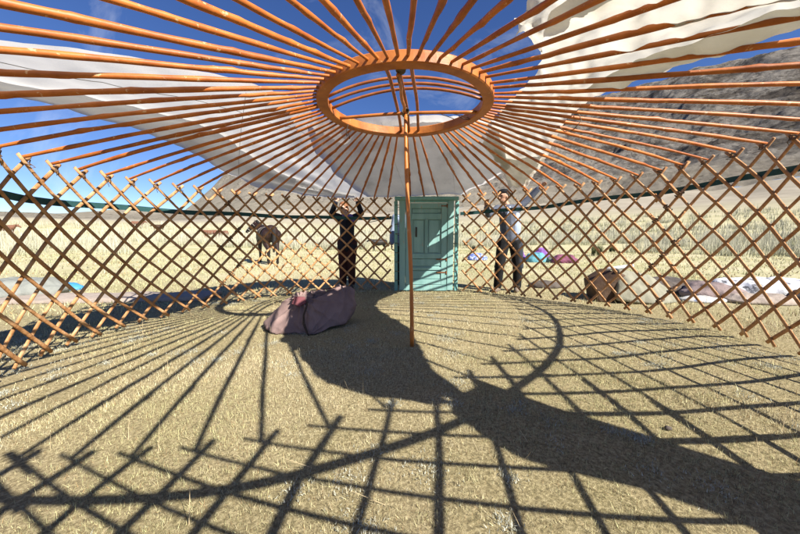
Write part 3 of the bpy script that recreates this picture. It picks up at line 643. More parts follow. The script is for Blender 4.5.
# ------------------------------------------------------------------ heaps of cloth
def heap(name,hull,mat,label,cat,loc=(0,0,0),amp=.02,fs=6,seed=0,sub=4,group=None,rz=0,ridge=.0,flat=.0,parent=None,sm=2):
    """convex gathering of points, subdivided and crumpled like cloth"""
    bm=bmesh.new()
    for p in hull: bm.verts.new(p)
    r=bmesh.ops.convex_hull(bm,input=bm.verts); 
    bmesh.ops.delete(bm,geom=[e for e in r['geom_unused'] if isinstance(e,bmesh.types.BMVert)],context='VERTS')
    bmesh.ops.triangulate(bm,faces=bm.faces)
    for _ in range(sub): bmesh.ops.subdivide_edges(bm,edges=[e for e in bm.edges if e.calc_length()>.03],cuts=1,use_grid_fill=True)
    bmesh.ops.triangulate(bm,faces=bm.faces)
    for _ in range(sm): bmesh.ops.smooth_vert(bm,verts=bm.verts,factor=.5,use_axis_x=True,use_axis_y=True,use_axis_z=True)
    bm.normal_update(); co=np.array([v.co for v in bm.verts]); no=np.array([v.normal for v in bm.verts])
    d=fbm(co[:,0]*fs,co[:,1]*fs,co[:,2]*fs,4,seed,.55); rd=1-2*np.abs(fbm(co[:,0]*fs*.8+3,co[:,1]*fs*.8,co[:,2]*fs*.5,3,seed+9))
    dd=amp*d+ridge*rd; co=co+no*dd[:,None]; co[:,2]=np.maximum(co[:,2],.0)
    for v,c in zip(bm.verts,co): v.co=c
    me=bpy.data.meshes.new(name); bm.to_mesh(me); bm.free(); me.materials.append(mat); me.polygons.foreach_set('use_smooth',[True]*len(me.polygons))
    o=link(bpy.data.objects.new(name,me),parent); o.location=loc; o.rotation_euler=(0,0,rz)
    if label: tag(o,label,cat,group)
    return o
M_MAUVE=noise_mat('mauve_sackcloth',[(.20,.135,.125),(.28,.20,.185)],5,.85,.25,90,spec=.1)
M_MAUVE2=noise_mat('plum_lining',[(.16,.055,.065),(.22,.085,.09)],8,.85,.25,60,spec=.1)
c=at_ground(302,333); cx,cy=c.x,c.y+.30
# sack lying in a slump: broad low left side, high right corner; several lobes fused into one cloth
def lobe(P,seed): return heap('lobe',P,M_MAUVE,None,None,(0,0,0),.014,6,seed,5,ridge=.02,sm=3)
parts_=[lobe([(-.46,-.10,.05),(-.36,-.28,.04),(-.24,-.36,0),(-.08,-.33,0),(-.02,-.20,.22),(-.10,-.04,.37),(-.26,.0,.31),(-.38,.05,.18),(-.40,.2,.03),(-.1,.2,.33),(.0,.25,0)],5),
 lobe([(-.14,-.30,.0),(-.10,-.16,.30),(-.12,.1,.36),(.14,.16,.40),(.20,-.05,.37),(.14,-.30,.0),(.05,-.34,.0),(.06,-.24,.26),(.1,.3,0),(-.1,.3,0)],6),
 lobe([(.06,-.40,0),(.16,-.36,0),(.05,-.27,.24),(.10,-.16,.36),(.40,-.08,.05),(.46,.02,.22),(.47,.10,.36),(.42,.2,.42),(.26,.2,.42),(.24,.0,.40),(.44,.25,.05),(.1,.2,.1)],7),
 lobe([(.26,.0,.36),(.44,.03,.35),(.46,.16,.40),(.28,.18,.43),(.22,.08,.42),(.36,-.01,.30)],8),
 lobe([(-.16,-.16,.33),(.0,-.19,.30),(.10,-.10,.385),(-.02,-.04,.41),(-.16,-.04,.37)],9)]
bm=bmesh.new()
for o in parts_: bm.from_mesh(o.data); bpy.data.objects.remove(o,do_unlink=True)
me=bpy.data.meshes.new('f'); bm.to_mesh(me); bm.free(); o=link(bpy.data.objects.new('f',me)); md=o.modifiers.new('r','REMESH'); md.mode='VOXEL'; md.voxel_size=.008; k_=o.modifiers.new('s','SMOOTH'); k_.factor=.5; k_.iterations=9
me=bpy.data.meshes.new_from_object(o.evaluated_get(bpy.context.evaluated_depsgraph_get())); bpy.data.objects.remove(o,do_unlink=True)
cw=np.array([v.co for v in me.vertices]); nw=np.array([v.normal for v in me.vertices])
# gathers run out from the tied mouth, a second set from the slumped right corner
def gathers(c,k,ph,reach):
    d=cw-np.array(c); r=np.linalg.norm(d,axis=1)+1e-6; a=np.arctan2(d[:,2]+.35*d[:,1],d[:,0])+.35*fbm(cw[:,0]*4,cw[:,1]*4,cw[:,2]*4,2,70+int(k))
    return (1-2*np.abs(np.sin(a*k+ph))**.7)*np.exp(-(r/reach)**2)*np.clip(r/.10,0,1)
big=fbm(cw[:,0]*4.2,cw[:,1]*4.2,cw[:,2]*4.2,2,71)
cw=cw+nw*(.022*big+.017*gathers((-.06,-.2,.36),7.,.4,.40)+.017*gathers((.38,.08,.46),6.,1.1,.36)+.010*gathers((.10,-.40,.0),8.,2.,.30))[:,None]
cw[:,2]=np.maximum(cw[:,2],0)
me.vertices.foreach_set('co',cw.astype(np.float32).ravel()); me.materials.clear(); me.materials.append(M_MAUVE); me.polygons.foreach_set('use_smooth',[True]*len(me.polygons)); me.update(); me.name='sack'
sack=link(bpy.data.objects.new('sack',me)); sack.location=(cx,cy,0); sack.scale=(1,1,.93); tag(sack,'slumped mauve cloth sack lying on the turf inside the frame','sack')
heap('mouth_fold',[(-.14,-.215,.29),(-.04,-.235,.26),(.03,-.19,.30),(.0,-.15,.37),(-.12,-.15,.37)],M_MAUVE2,None,None,(0,0,0),.012,14,8,4,parent=sack)
heap('mouth_edge',[(.02,-.10,.415),(.14,-.09,.43),(.28,-.0,.445),(.30,.05,.43),(.12,.0,.41),(.02,-.04,.41)],M_MAUVE2,None,None,(0,0,0),.010,14,18,4,parent=sack)
mb=MB(); mb.tube([(.05,-.24,.33),(.045,-.30,.26),(.03,-.325,.2),(.04,-.36,.12),(.08,-.405,.05),(.10,-.415,.01)],[.006,.009,.007,.011,.008,.005],n=7,flat=(.6,1.3)); mb.build('strap',M_DARKROPE,sack,True)

M_GREYTARP=noise_mat('grey_green_tarpaulin',[(.16,.17,.155),(.24,.25,.23)],4,.8,.3,40)
M_FELT=noise_mat('grey_brown_felt',[(.26,.215,.18),(.37,.31,.265)],6,.95,.4,60)
M_BLUE=noise_mat('blue_plastic_sheet',[(.04,.20,.42),(.07,.28,.55)],5,.5,.2,30)
M_DKFELT=noise_mat('dark_felt',[(.06,.05,.045),(.12,.10,.085)],6,.95,.4,50)
M_BROWN=noise_mat('brown_leather',[(.055,.033,.02),(.105,.06,.035)],5,.7,.3,40)
M_PALE=noise_mat('pale_canvas_cover',[(.19,.185,.14),(.27,.26,.20)],5,.85,.3,40)
M_WHITE=noise_mat('white_plastic_wrap',[(.10,.10,.11),(.50,.51,.55),(.66,.67,.71)],5,.5,.3,30,pos=[.38,.44,.6])
M_PURPLE=noise_mat('purple_cloth',[(.14,.06,.25),(.24,.11,.38)],8,.8,.2)
M_TURQ=noise_mat('turquoise_cloth',[(.08,.25,.32),(.14,.36,.43)],8,.8,.2)
M_MAG=noise_mat('magenta_brown_cloth',[(.11,.035,.06),(.22,.07,.125)],14,.85,.2)
M_BLUEGREY=noise_mat('grey_blue_striped_cloth',[(.10,.16,.30),(.45,.44,.42),(.5,.48,.44)],9,.85,.2,stretch=(1,5,1),pos=[.36,.44,.6])
M_BLUEWHITE=noise_mat('blue_and_white_cloth',[(.08,.12,.36),(.12,.18,.48),(.55,.57,.65)],14,.8,.2,pos=[.4,.5,.58])
def lump(w,d,h,g,n=14,top=.7,):
    """loose hull points: width, depth, height"""
    P=[]
    for i in range(n):
        a=2*pi*i/n; r=g.uniform(.88,1.05); P.append((w/2*cos(a)*r,d/2*sin(a)*r,0)); 
        r2=top*g.uniform(.8,1.1); P.append((w/2*cos(a)*r2,d/2*sin(a)*r2,h*g.uniform(.75,1)))
        r3=g.uniform(.95,1.05); P.append((w/2*cos(a)*r3,d/2*sin(a)*r3,h*.4))
    return P
g=random.Random(21)
def put(px,py): p=at_ground(px,py); return (p.x,p.y,0)
heap('tarpaulin',lump(1.3,.8,.26,g),M_GREYTARP,'folded grey green tarpaulin lying outside the left lattice','tarpaulin',put(22,296),.03,4,31,5,ridge=.035)
heap('tarpaulin',lump(1.0,.75,.2,g),M_GREYTARP,'smaller crumpled grey tarpaulin beside the blue plastic sheet','tarpaulin',put(-18,300),.03,5,32,5,ridge=.04)
heap('plastic_sheet',lump(.75,.35,.12,g),M_BLUE,'bright blue plastic sheet on the ground beyond the left lattice','sheet',put(62,290),.02,6,33,5,ridge=.02)
heap('felt_roll',[(x,y,z) for x in (-1.55,2.2) for (y,z) in ((-.3,0),(.3,0),(-.28,.05),(.26,.05),(0,.065))],M_FELT,'long flat grey brown felt sheet on the grass outside the left lattice','felt',put(60,300),.015,4,34,6,ridge=.02,rz=.10)
# right: trunk under a pale cover, felts and wraps
tr=heap('leather_trunk',[(-.42,-.18,0),(-.30,.28,0),(.22,-.26,0),(.45,.2,0),(-.46,-.10,.22),(-.40,.24,.30),(-.12,-.22,.42),(-.16,.22,.46),(.2,-.22,.28),(.3,.2,.30)],M_BROWN,'brown leather trunk tipped on its side outside the lattice to the right','trunk',put(630,303),.012,5,41,5,ridge=.01,sm=3)
tr.location.y+=.25
o=heap('pale_cover',[(-.22,-.30,.06),(.3,-.36,0),(.75,-.2,0),(.8,.1,.02),(-.12,-.16,.46),(.0,.2,.48),(.28,-.2,.40),(.45,.1,.34),(-.06,-.26,.34),(.5,-.22,.2)],M_PALE,'pale green grey canvas cover draped over the right of the leather trunk','cover',tr.location,.02,5,42,5,ridge=.025)
mb=MB(); p=Vector(tr.location)+Vector((-.25,-.05,.475)); mb.tube([p,p+Vector((.42,.02,.045))],.026,n=10); tag(mb.build('white_pipe',M_WHITE,None,True),'short white pipe lying on top of the leather trunk','pipe')
dp=put(715,300)
heap('felt_pile',lump(1.35,.7,.20,g),M_DKFELT,'dark felt folded in a pile beyond the right lattice','felt',(dp[0],dp[1]+.8,0),.03,4,43,5,ridge=.035)
heap('felt_pile',lump(.9,.6,.20,g),noise_mat('mauve_brown_felt',[(.17,.13,.125),(.27,.21,.20)],6,.95,.4,50),'mauve brown felt bundle next to the dark felt pile','felt',(dp[0]+.2,dp[1]+.25,0),.03,5,44,5,ridge=.03)
heap('plastic_wrap',lump(2.0,.9,.20,g,top=.8),M_WHITE,'white plastic wrapped bundle farthest right behind the lattice','bundle',(dp[0]+1.5,dp[1]+.62,0),.03,3.5,45,5,ridge=.05)
heap('felt_bundle',lump(1.1,.5,.24,g),M_DKFELT,'dark felt bundle in front of the white plastic at the right edge','bundle',(dp[0]+1.35,dp[1]-.3,0),.03,5,46,5,ridge=.03)
heap('felt_strip',lump(1.1,.5,.10,g),M_FELT,'grey felt strip lying in front of the mauve brown bundle','felt',(dp[0]+.55,dp[1]-.15,0),.025,5,47,5,ridge=.03)
heap('striped_cloth',lump(.62,.32,.06,g),M_BLUEGREY,'blue and white cloth spread flat on the grass near the pale cover','cloth',(dp[0]-.3,dp[1]-.1,0),.015,6,48,4,ridge=.02)
# far bright bundles
def far(px,py,w,h,mat,nm,lab,seed,d=.5):
    p=put(px,py); return heap(nm,lump(w,d,h*.78,g,10),mat,lab,'bundle',p,.05,3.5,seed,4,ridge=.05,group='bright bundles on the grass behind the man')
far(519,261,.42,.50,M_PURPLE,'cloth_bundle','purple cloth bundle right beside the man\'s knees',51)
far(535,262,.75,.42,M_TURQ,'cloth_bundle','turquoise cloth bundle between the purple and the magenta ones',52)
far(542,259,.70,.58,M_PURPLE,'cloth_bundle','purple cloth showing above the turquoise bundle',53,.3)
far(564,263,.95,.34,M_MAG,'cloth_bundle','dark magenta heap of cloth right of the turquoise bundle',54)
far(553,262,.40,.30,M_PALE,'cloth_bundle','small pale bundle between turquoise and magenta cloth',55)
far(477,260,.75,.32,M_BLUEWHITE,'cloth_bundle','blue and white heap of cloth left of the man\'s legs',56)
p=put(546,287); heap('dark_mat',lump(.62,.4,.10,g),M_DKFELT,'small dark mat crumpled on the grass right of the man','mat',p,.02,6,57,4,ridge=.03)
p=put(668,430); heap('clod',lump(.055,.04,.022,g,7),M_DKFELT,'small dark clod of dung on the turf at lower right','clod',p,.004,40,58,4)
def shrub(px,py,w,h,label,seed,col=(.10,.11,.05)):
    p=put(px,py); gg=np.random.default_rng(seed); n=420; a=gg.uniform(0,2*pi,n); r=np.sqrt(gg.uniform(0,1,n))*w/2*.5
    P=np.column_stack([r*np.cos(a),r*np.sin(a),gg.uniform(0,h*.45,n)]); V,F,C=blades(P,gg.uniform(.3,.6,n)*h,np.full(n,.02),.55,np.tile(col,(n,1)),.3,np.tile([c*2 for c in col],(n,1)),seed)
    o=fast_tris('shrub',V,F,M_GRASS,C); o.location=p; return tag(o,label,'shrub','dark shrubs on the steppe')
shrub(596,256,.9,.75,'dark shrub at the edge of the feather grass right of the bundles',61); shrub(474,251,.5,.45,'small dark round shrub between the door and the man',62,(.04,.04,.03)); shrub(612,252,.6,.55,'low dark shrub beside the larger one right of the bundles',63); shrub(795,254,1.3,.9,'dark shrub at the right edge of the feather grass',64)

# ------------------------------------------------------------------ people
def hand(mb,w,d,up,side,scale=1.0,curl=.5):
    """palm and five fingers at wrist w; d = pointing, up = back of hand, side = thumb side"""
    d=Vector(d).normalized(); up=Vector(up); up=(up-d*up.dot(d)).normalized(); s=d.cross(up); 
    if s.dot(Vector(side))<0: s=-s
    k=scale
    for t in (-.028,-.009,.010,.028): mb.cap(w+s*t*.7*k,w+d*.085*k+s*t*k,.014*k,.012*k,8)
    for t,L in ((.030,.068),(.010,.078),(-.010,.072),(-.029,.056)):
        a=w+d*.088*k+s*t*k; b=a+(d*cos(curl)-up*sin(curl))*L*.5*k; c_=b+(d*cos(curl*2.2)-up*sin(curl*2.2))*L*.5*k
        mb.chain([a,b,c_],[.0100*k,.0092*k,.0080*k],8)
    a=w+d*.025*k+s*.026*k; b=a+(d*.6+s*.75-up*.25)*.042*k; c_=b+(d*.85+s*.25-up*.3)*.034*k
    mb.chain([a,b,c_],[.0135*k,.0112*k,.0095*k],8)
def rotm(fwd,upv=(0,0,1)):
    f=Vector(fwd).normalized(); u=Vector(upv); s=f.cross(u).normalized(); u=s.cross(f); return s,f,u   # right, forward, up
def head(mb,c,fwd,upv,k=1.0):
    s,f,u=rotm(fwd,upv); c=Vector(c)
    M=Matrix((s,f,u)).transposed()
    mb.ball(c+u*.022*k,.093*k,(.84,1.03,1.06),16,M.to_quaternion()); mb.ball(c-u*.045*k+f*.025*k,.066*k,(.86,.98,1.1),14,M.to_quaternion())
    mb.ball(c-u*.098*k+f*.062*k,.024*k,(1.1,1,.9),10)                            # chin
    mb.cap(c+f*.092*k+u*.012*k,c+f*.112*k-u*.028*k,.010*k,.0155*k,8)              # nose
    for e in (-1,1):
        mb.ball(c+s*.078*k*e-u*.012*k,.026*k,(.35,.75,1.25),10,M.to_quaternion())  # ears
        mb.cap(c+s*.016*k*e+f*.088*k+u*.032*k,c+s*.048*k*e+f*.074*k+u*.03*k,.011*k,.010*k,8)   # brow
    mb.cap(c+s*-.02*k+f*.089*k-u*.062*k,c+s*.02*k+f*.089*k-u*.062*k,.0095*k,.0095*k,8)          # lips
    return s,f,u,M
def person(loc,label,J,skin,top,low,shoe,hairf,extra=None,k=1.0,group='people putting up the yurt'):
    root=thing('person',label,'person',loc,0,group)
    J={a:Vector(b) for a,b in J.items()}; mb=MB()
    s,f,u,M=head(mb,J['head'],J['look'],J.get('headup',(0,0,1)),k)
    nk=J['neck']; mb.cap(nk,J['head']-u*.06*k,.056*k,.05*k)
    pv=J['pelvis']; ch=J['chest']
    for a in 'LR':
        mb.chain([J['sh'+a],J['el'+a],J['wr'+a]],[.052*k,.042*k,.030*k]); hd=J['hd'+a]; hand(mb,J['wr'+a],hd,J.get('hu'+a,(0,1,0)),J.get('ht'+a,(0,0,1)),k*1.02,J.get('curl',Vector((.6,0,0))).x)
        mb.chain([J['hip'+a],J['kn'+a],J['an'+a]],[.085*k,.058*k,.042*k]); toe=J['toe'+a]; mb.cap(J['an'+a]-Vector((0,0,.035)),toe,.042*k,.034*k)
        mb.cap(ch+(J['sh'+a]-ch)*.5,J['sh'+a],.085*k,.06*k); mb.cap(pv,J['hip'+a],.11*k,.095*k)
    mb.chain([pv,(pv+ch)/2,ch],[.125*k,.115*k,.125*k]); mb.cap(ch,nk,.10*k,.06*k)
    cc=J['head']
    def pick(p):
        d=(p-cc); x,y,z=d.dot(s),d.dot(f),d.dot(u)
        if y>.086*k and abs(x)<.026*k and -.075*k<z<-.05*k: return 1
        if y>.062*k and .018*k<abs(x)<.045*k and .004*k<z<.021*k: return 2
        return 0
    mb.fused('body',[skin,M_LIP,M_EYE],root,.0085,3,pick)
    # clothes follow the body
    t=MB(); jb=J['hem']
    for a in 'LR':
        t.chain([J['sh'+a],J['el'+a],J['el'+a].lerp(J['wr'+a],J.get('slv',Vector((.93,0,0))).x)],[.070*k,.058*k,.047*k]); t.cap(ch+(J['sh'+a]-ch)*.5,J['sh'+a],.105*k,.075*k)
        if jb.z<pv.z: t.cap(pv.lerp(J['hip'+a],.6)+Vector((0,0,.06)),jb+(J['hip'+a]-pv)*.95,.115*k,.12*k)
        else: t.cap(jb,jb+(J['hip'+a]-pv)*.5,.135*k,.125*k)
    pj=pv if jb.z<pv.z else jb; t.chain([pj,(pv+ch)/2,ch],[.140*k,.145*k,.150*k]); t.cap(ch,nk-u*.035,.125*k,.075*k); t.cap(pj,jb,.14*k,.135*k)
    t.fused('jacket',top,root,.012,3)
    t=MB()
    for a in 'LR':
        t.chain([J['hip'+a],J['kn'+a],J['an'+a]+Vector((0,0,.02))],[.112*k,.082*k,.072*k]); t.cap(pv,J['hip'+a],.125*k,.112*k)
    t.fused('trousers',low,root,.012,3)
    for a in 'LR':
        t=MB(); t.cap(J['an'+a]-Vector((0,0,.045)),J['toe'+a],.054*k,.043*k); t.cap(J['an'+a]-Vector((0,0,.045)),J['an'+a]+Vector((0,0,.03)),.054*k,.056*k)
        t.fused('shoe',shoe,root,.010,3)
    hairf(root,J['head'],s,f,u,M,k)
    if extra: extra(root,J,s,f,u,M,k)
    return root
M_NAVY=noise_mat('navy_jacket_cloth',[(.008,.009,.018),(.016,.018,.032)],14,.85,.3,50)
M_MAROON=noise_mat('dark_maroon_cloth',[(.035,.012,.012),(.06,.02,.018)],14,.9,.3,50)
M_HAIR=noise_mat('reddish_brown_hair',[(.16,.06,.025),(.28,.12,.05)],40,.6,.4,90,(1,1,.3))
M_BLACKHAIR=noise_mat('black_hair',[(.012,.010,.009),(.03,.025,.02)],40,.6,.4,90)
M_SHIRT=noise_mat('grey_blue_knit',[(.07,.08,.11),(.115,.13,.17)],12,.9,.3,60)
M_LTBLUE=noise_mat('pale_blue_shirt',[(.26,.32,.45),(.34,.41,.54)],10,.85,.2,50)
M_TROUS=noise_mat('black_work_trousers',[(.004,.004,.005),(.009,.009,.011)],12,.9,.3,50)
M_TROUS_LIT=noise_mat('black_trousers_lit_tone',[(.02,.024,.034),(.034,.04,.054)],12,.9,.3,50)  # sunlit tone of the black trousers, put into the colour
M_SHOE=noise_mat('dusty_boot_leather',[(.13,.10,.08),(.22,.18,.14)],20,.7,.3)
M_SHOE2=noise_mat('black_boot_leather',[(.02,.018,.016),(.04,.035,.03)],20,.6,.3)
M_SCARF=noise_mat('violet_scarf',[(.10,.07,.30),(.17,.11,.42)],20,.85,.2)
def hair_long(root,c,s,f,u,M,k):
    t=MB(); t.ball(c+u*.042*k-f*.016*k,.100*k,(.88,1.02,.98),14,M.to_quaternion())
    t.ball(c-f*.055*k-u*.02*k,.078*k,(1.05,.75,1.25),12,M.to_quaternion())
    for e in (-1,1): t.cap(c+s*.074*k*e+u*.03*k-f*.005*k,c+s*.072*k*e-u*.055*k-f*.03*k,.022*k,.016*k)
    t.fused('hair',M_HAIR,root,.010,2)
def glasses(root,J,s,f,u,M,k):
    c=J['head']; t=MB()
    for e in (-1,1): t.ball(c+s*.034*e+f*.090+u*.013,.024,(1.15,.35,.85),12,M.to_quaternion()); t.tube([c+s*.062*e+f*.084+u*.015,c+s*.082*e-f*.005+u*.01],.003,n=6)
    t.tube([c+s*-.012+f*.102+u*.016,c+s*.012+f*.102+u*.016],.004,n=6); t.build('sunglasses',M_EYE,root,True)
    t=MB(); n=J['neck']; t.tube([n+Vector((.085*cos(q)+.02,.07*sin(q)-.01,.015*sin(q*2)-.015)) for q in np.linspace(0,2*pi,20)],.030,n=8); t.cap(n+Vector((.08,-.10,-.02)),n+Vector((.13,-.10,-.09)),.05,.035); t.fused('scarf',M_SCARF,root,.011,2)
# the woman: arms up, pulling the canvas down; d = 5.75 m away
D=5.72; q=D/F_PX
def loc3(px,py,D): p=at_depth(px,py,D); return p
base=at_depth(347,237,D); bx,by=base.x,D
def rel(px,py,dy=0): p=at_depth(px,py,D+dy); return (p.x-bx,p.y-by,p.z)
Jw=dict(head=rel(343.5,208.5),look=(-.42,-.85,-.12),headup=(-.12,0,1),neck=(.0,.01,1.335),chest=(.0,.02,1.20),pelvis=(.0,.02,.86),hem=(0,.02,.78),
  shL=(-.165,.0,1.315),elL=rel(331.5,214),wrL=rel(336,201.5,-.12),hdL=(.25,-.3,1),huL=(-.3,1,.2),htL=(1,0,.2),
  shR=(.17,.0,1.315),elR=rel(361.5,213),wrR=rel(357.5,202,-.12),hdR=(-.3,-.3,1),huR=(.3,1,.2),htR=(-1,0,.2),
  hipL=(-.085,.02,.84),knL=(-.085,.0,.47),anL=(-.09,.03,.09),toeL=(-.10,-.12,.035),hipR=(.085,.02,.84),knR=(.08,-.02,.47),anR=(.075,.02,.09),toeR=(.09,-.13,.035))
person((bx,by,0),'woman in navy jacket and maroon trousers, arms raised to pull the grey canvas',Jw,M_SKIN2,M_NAVY,M_MAROON,M_SHOE2,hair_long,glasses,.93)
# the man: leaning, one arm out to the lattice, one up to the cream canvas
D=5.42; base=at_depth(508,237,D); bx,by=base.x,D
def cap_hair(root,c,s,f,u,M,k):
    t=MB(); t.ball(c+u*.035*k-f*.022*k,.096*k,(.88,.95,.95),14,M.to_quaternion()); t.fused('hair',M_BLACKHAIR,root,.010,2)
    t=MB(); t.ball(c+u*.075*k-f*.005*k,.094*k,(.96,1.05,.62),16,M.to_quaternion()); 
    t.cap(c+u*.062*k+f*.085*k+s*-.035,c+u*.062*k+f*.085*k+s*.035,.014,.014); t.cap(c+u*.05*k+f*.135*k+s*-.02,c+u*.05*k+f*.135*k+s*.02,.012,.012); t.cap(c+u*.06*k+f*.08*k,c+u*.05*k+f*.14*k,.02,.013)
    t.fused('cap',M_TROUS,root,.010,2)
def man_extra(root,J,s,f,u,M,k):
    t=MB(); ch,pv=J['chest'],J['pelvis']; t.chain([ch+Vector((.10,-.01,-.06)),ch.lerp(pv,.5)+Vector((.09,-.02,0)),pv+Vector((.07,-.02,.12))],[.105,.112,.112]); t.fused('painted_lit_shirt_side',M_LTBLUE,root,.012,3)  # paler shell on the sun side: sunlight on the shirt painted as colour
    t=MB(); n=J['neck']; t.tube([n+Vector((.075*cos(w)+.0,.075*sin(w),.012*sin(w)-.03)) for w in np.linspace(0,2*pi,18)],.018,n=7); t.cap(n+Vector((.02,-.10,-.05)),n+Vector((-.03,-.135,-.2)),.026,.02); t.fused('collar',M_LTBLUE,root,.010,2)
    t=MB(); t.chain([J['hipR']+Vector((.035,-.01,-.05)),J['knR']+Vector((.03,-.012,.0))],[.098,.07]); t.fused('painted_lit_trouser_side',M_TROUS_LIT,root,.012,3)  # lighter shell on the sun-side leg: lit black cloth painted as slate
Jm=dict(head=rel(503.5,196.5),look=(-.85,-.48,-.16),headup=(-.10,0,1),neck=rel(506.5,205),chest=rel(508,213),pelvis=rel(509,240),hem=rel(509,237.5),
  shL=rel(497.5,209),elL=rel(488.5,214.5,-.10),wrL=rel(486.5,207.5,-.2),hdL=(-.05,-.1,1),huL=(0,1,.1),htL=(1,-.2,0),
  shR=rel(518.5,208),elR=rel(530,197.5,-.03),wrR=rel(538.5,188.5,-.10),hdR=(.6,-.1,.55),huR=(0,1,.3),htR=(-.5,0,.8),slv=(.96,0,0),
  hipL=rel(503.5,242),knL=rel(499.5,266,-.06),anL=rel(497.5,287),toeL=(rel(492,291.5)[0],-.13,.035),hipR=rel(515,242),knR=rel(517.5,266,-.04),anR=rel(517,287),toeR=(rel(513,292)[0],-.15,.035))
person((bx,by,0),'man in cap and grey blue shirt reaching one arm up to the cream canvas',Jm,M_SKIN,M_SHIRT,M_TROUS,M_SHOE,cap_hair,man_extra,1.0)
# third helper, mostly hidden behind the door
D=6.1; base=at_depth(404,237,D); bx,by=base.x,D
Jt=dict(head=(.04,.02,1.50),look=(-.3,.9,0),neck=(.02,.02,1.37),chest=(.0,.03,1.22),pelvis=(0,.03,.88),hem=(0,.03,.82),
  shL=(-.165,.02,1.33),elL=(-.22,.0,1.05),wrL=(-.24,-.08,.82),hdL=(0,-.2,-1),huL=(-1,0,0),htL=(0,-1,0),shR=(.18,.02,1.33),elR=(.24,.05,1.06),wrR=(.22,-.02,.84),hdR=(0,-.1,-1),huR=(1,0,0),htR=(0,-1,0),
  hipL=(-.09,.03,.86),knL=(-.11,.0,.48),anL=(-.12,.03,.09),toeL=(-.12,.16,.035),hipR=(.09,.03,.86),knR=(.09,.0,.48),anR=(.1,.03,.09),toeR=(.11,.16,.035))
def short_hair(root,c,s,f,u,M,k):
    t=MB(); t.ball(c+u*.038*k-f*.018*k,.098*k,(.88,1.0,.98),14,M.to_quaternion()); t.fused('hair',M_BLACKHAIR,root,.010,2)
person((bx,by,0),'helper in light blue jacket mostly hidden behind the teal door',Jt,M_SKIN,M_LTBLUE,M_TROUS,M_SHOE2,short_hair)

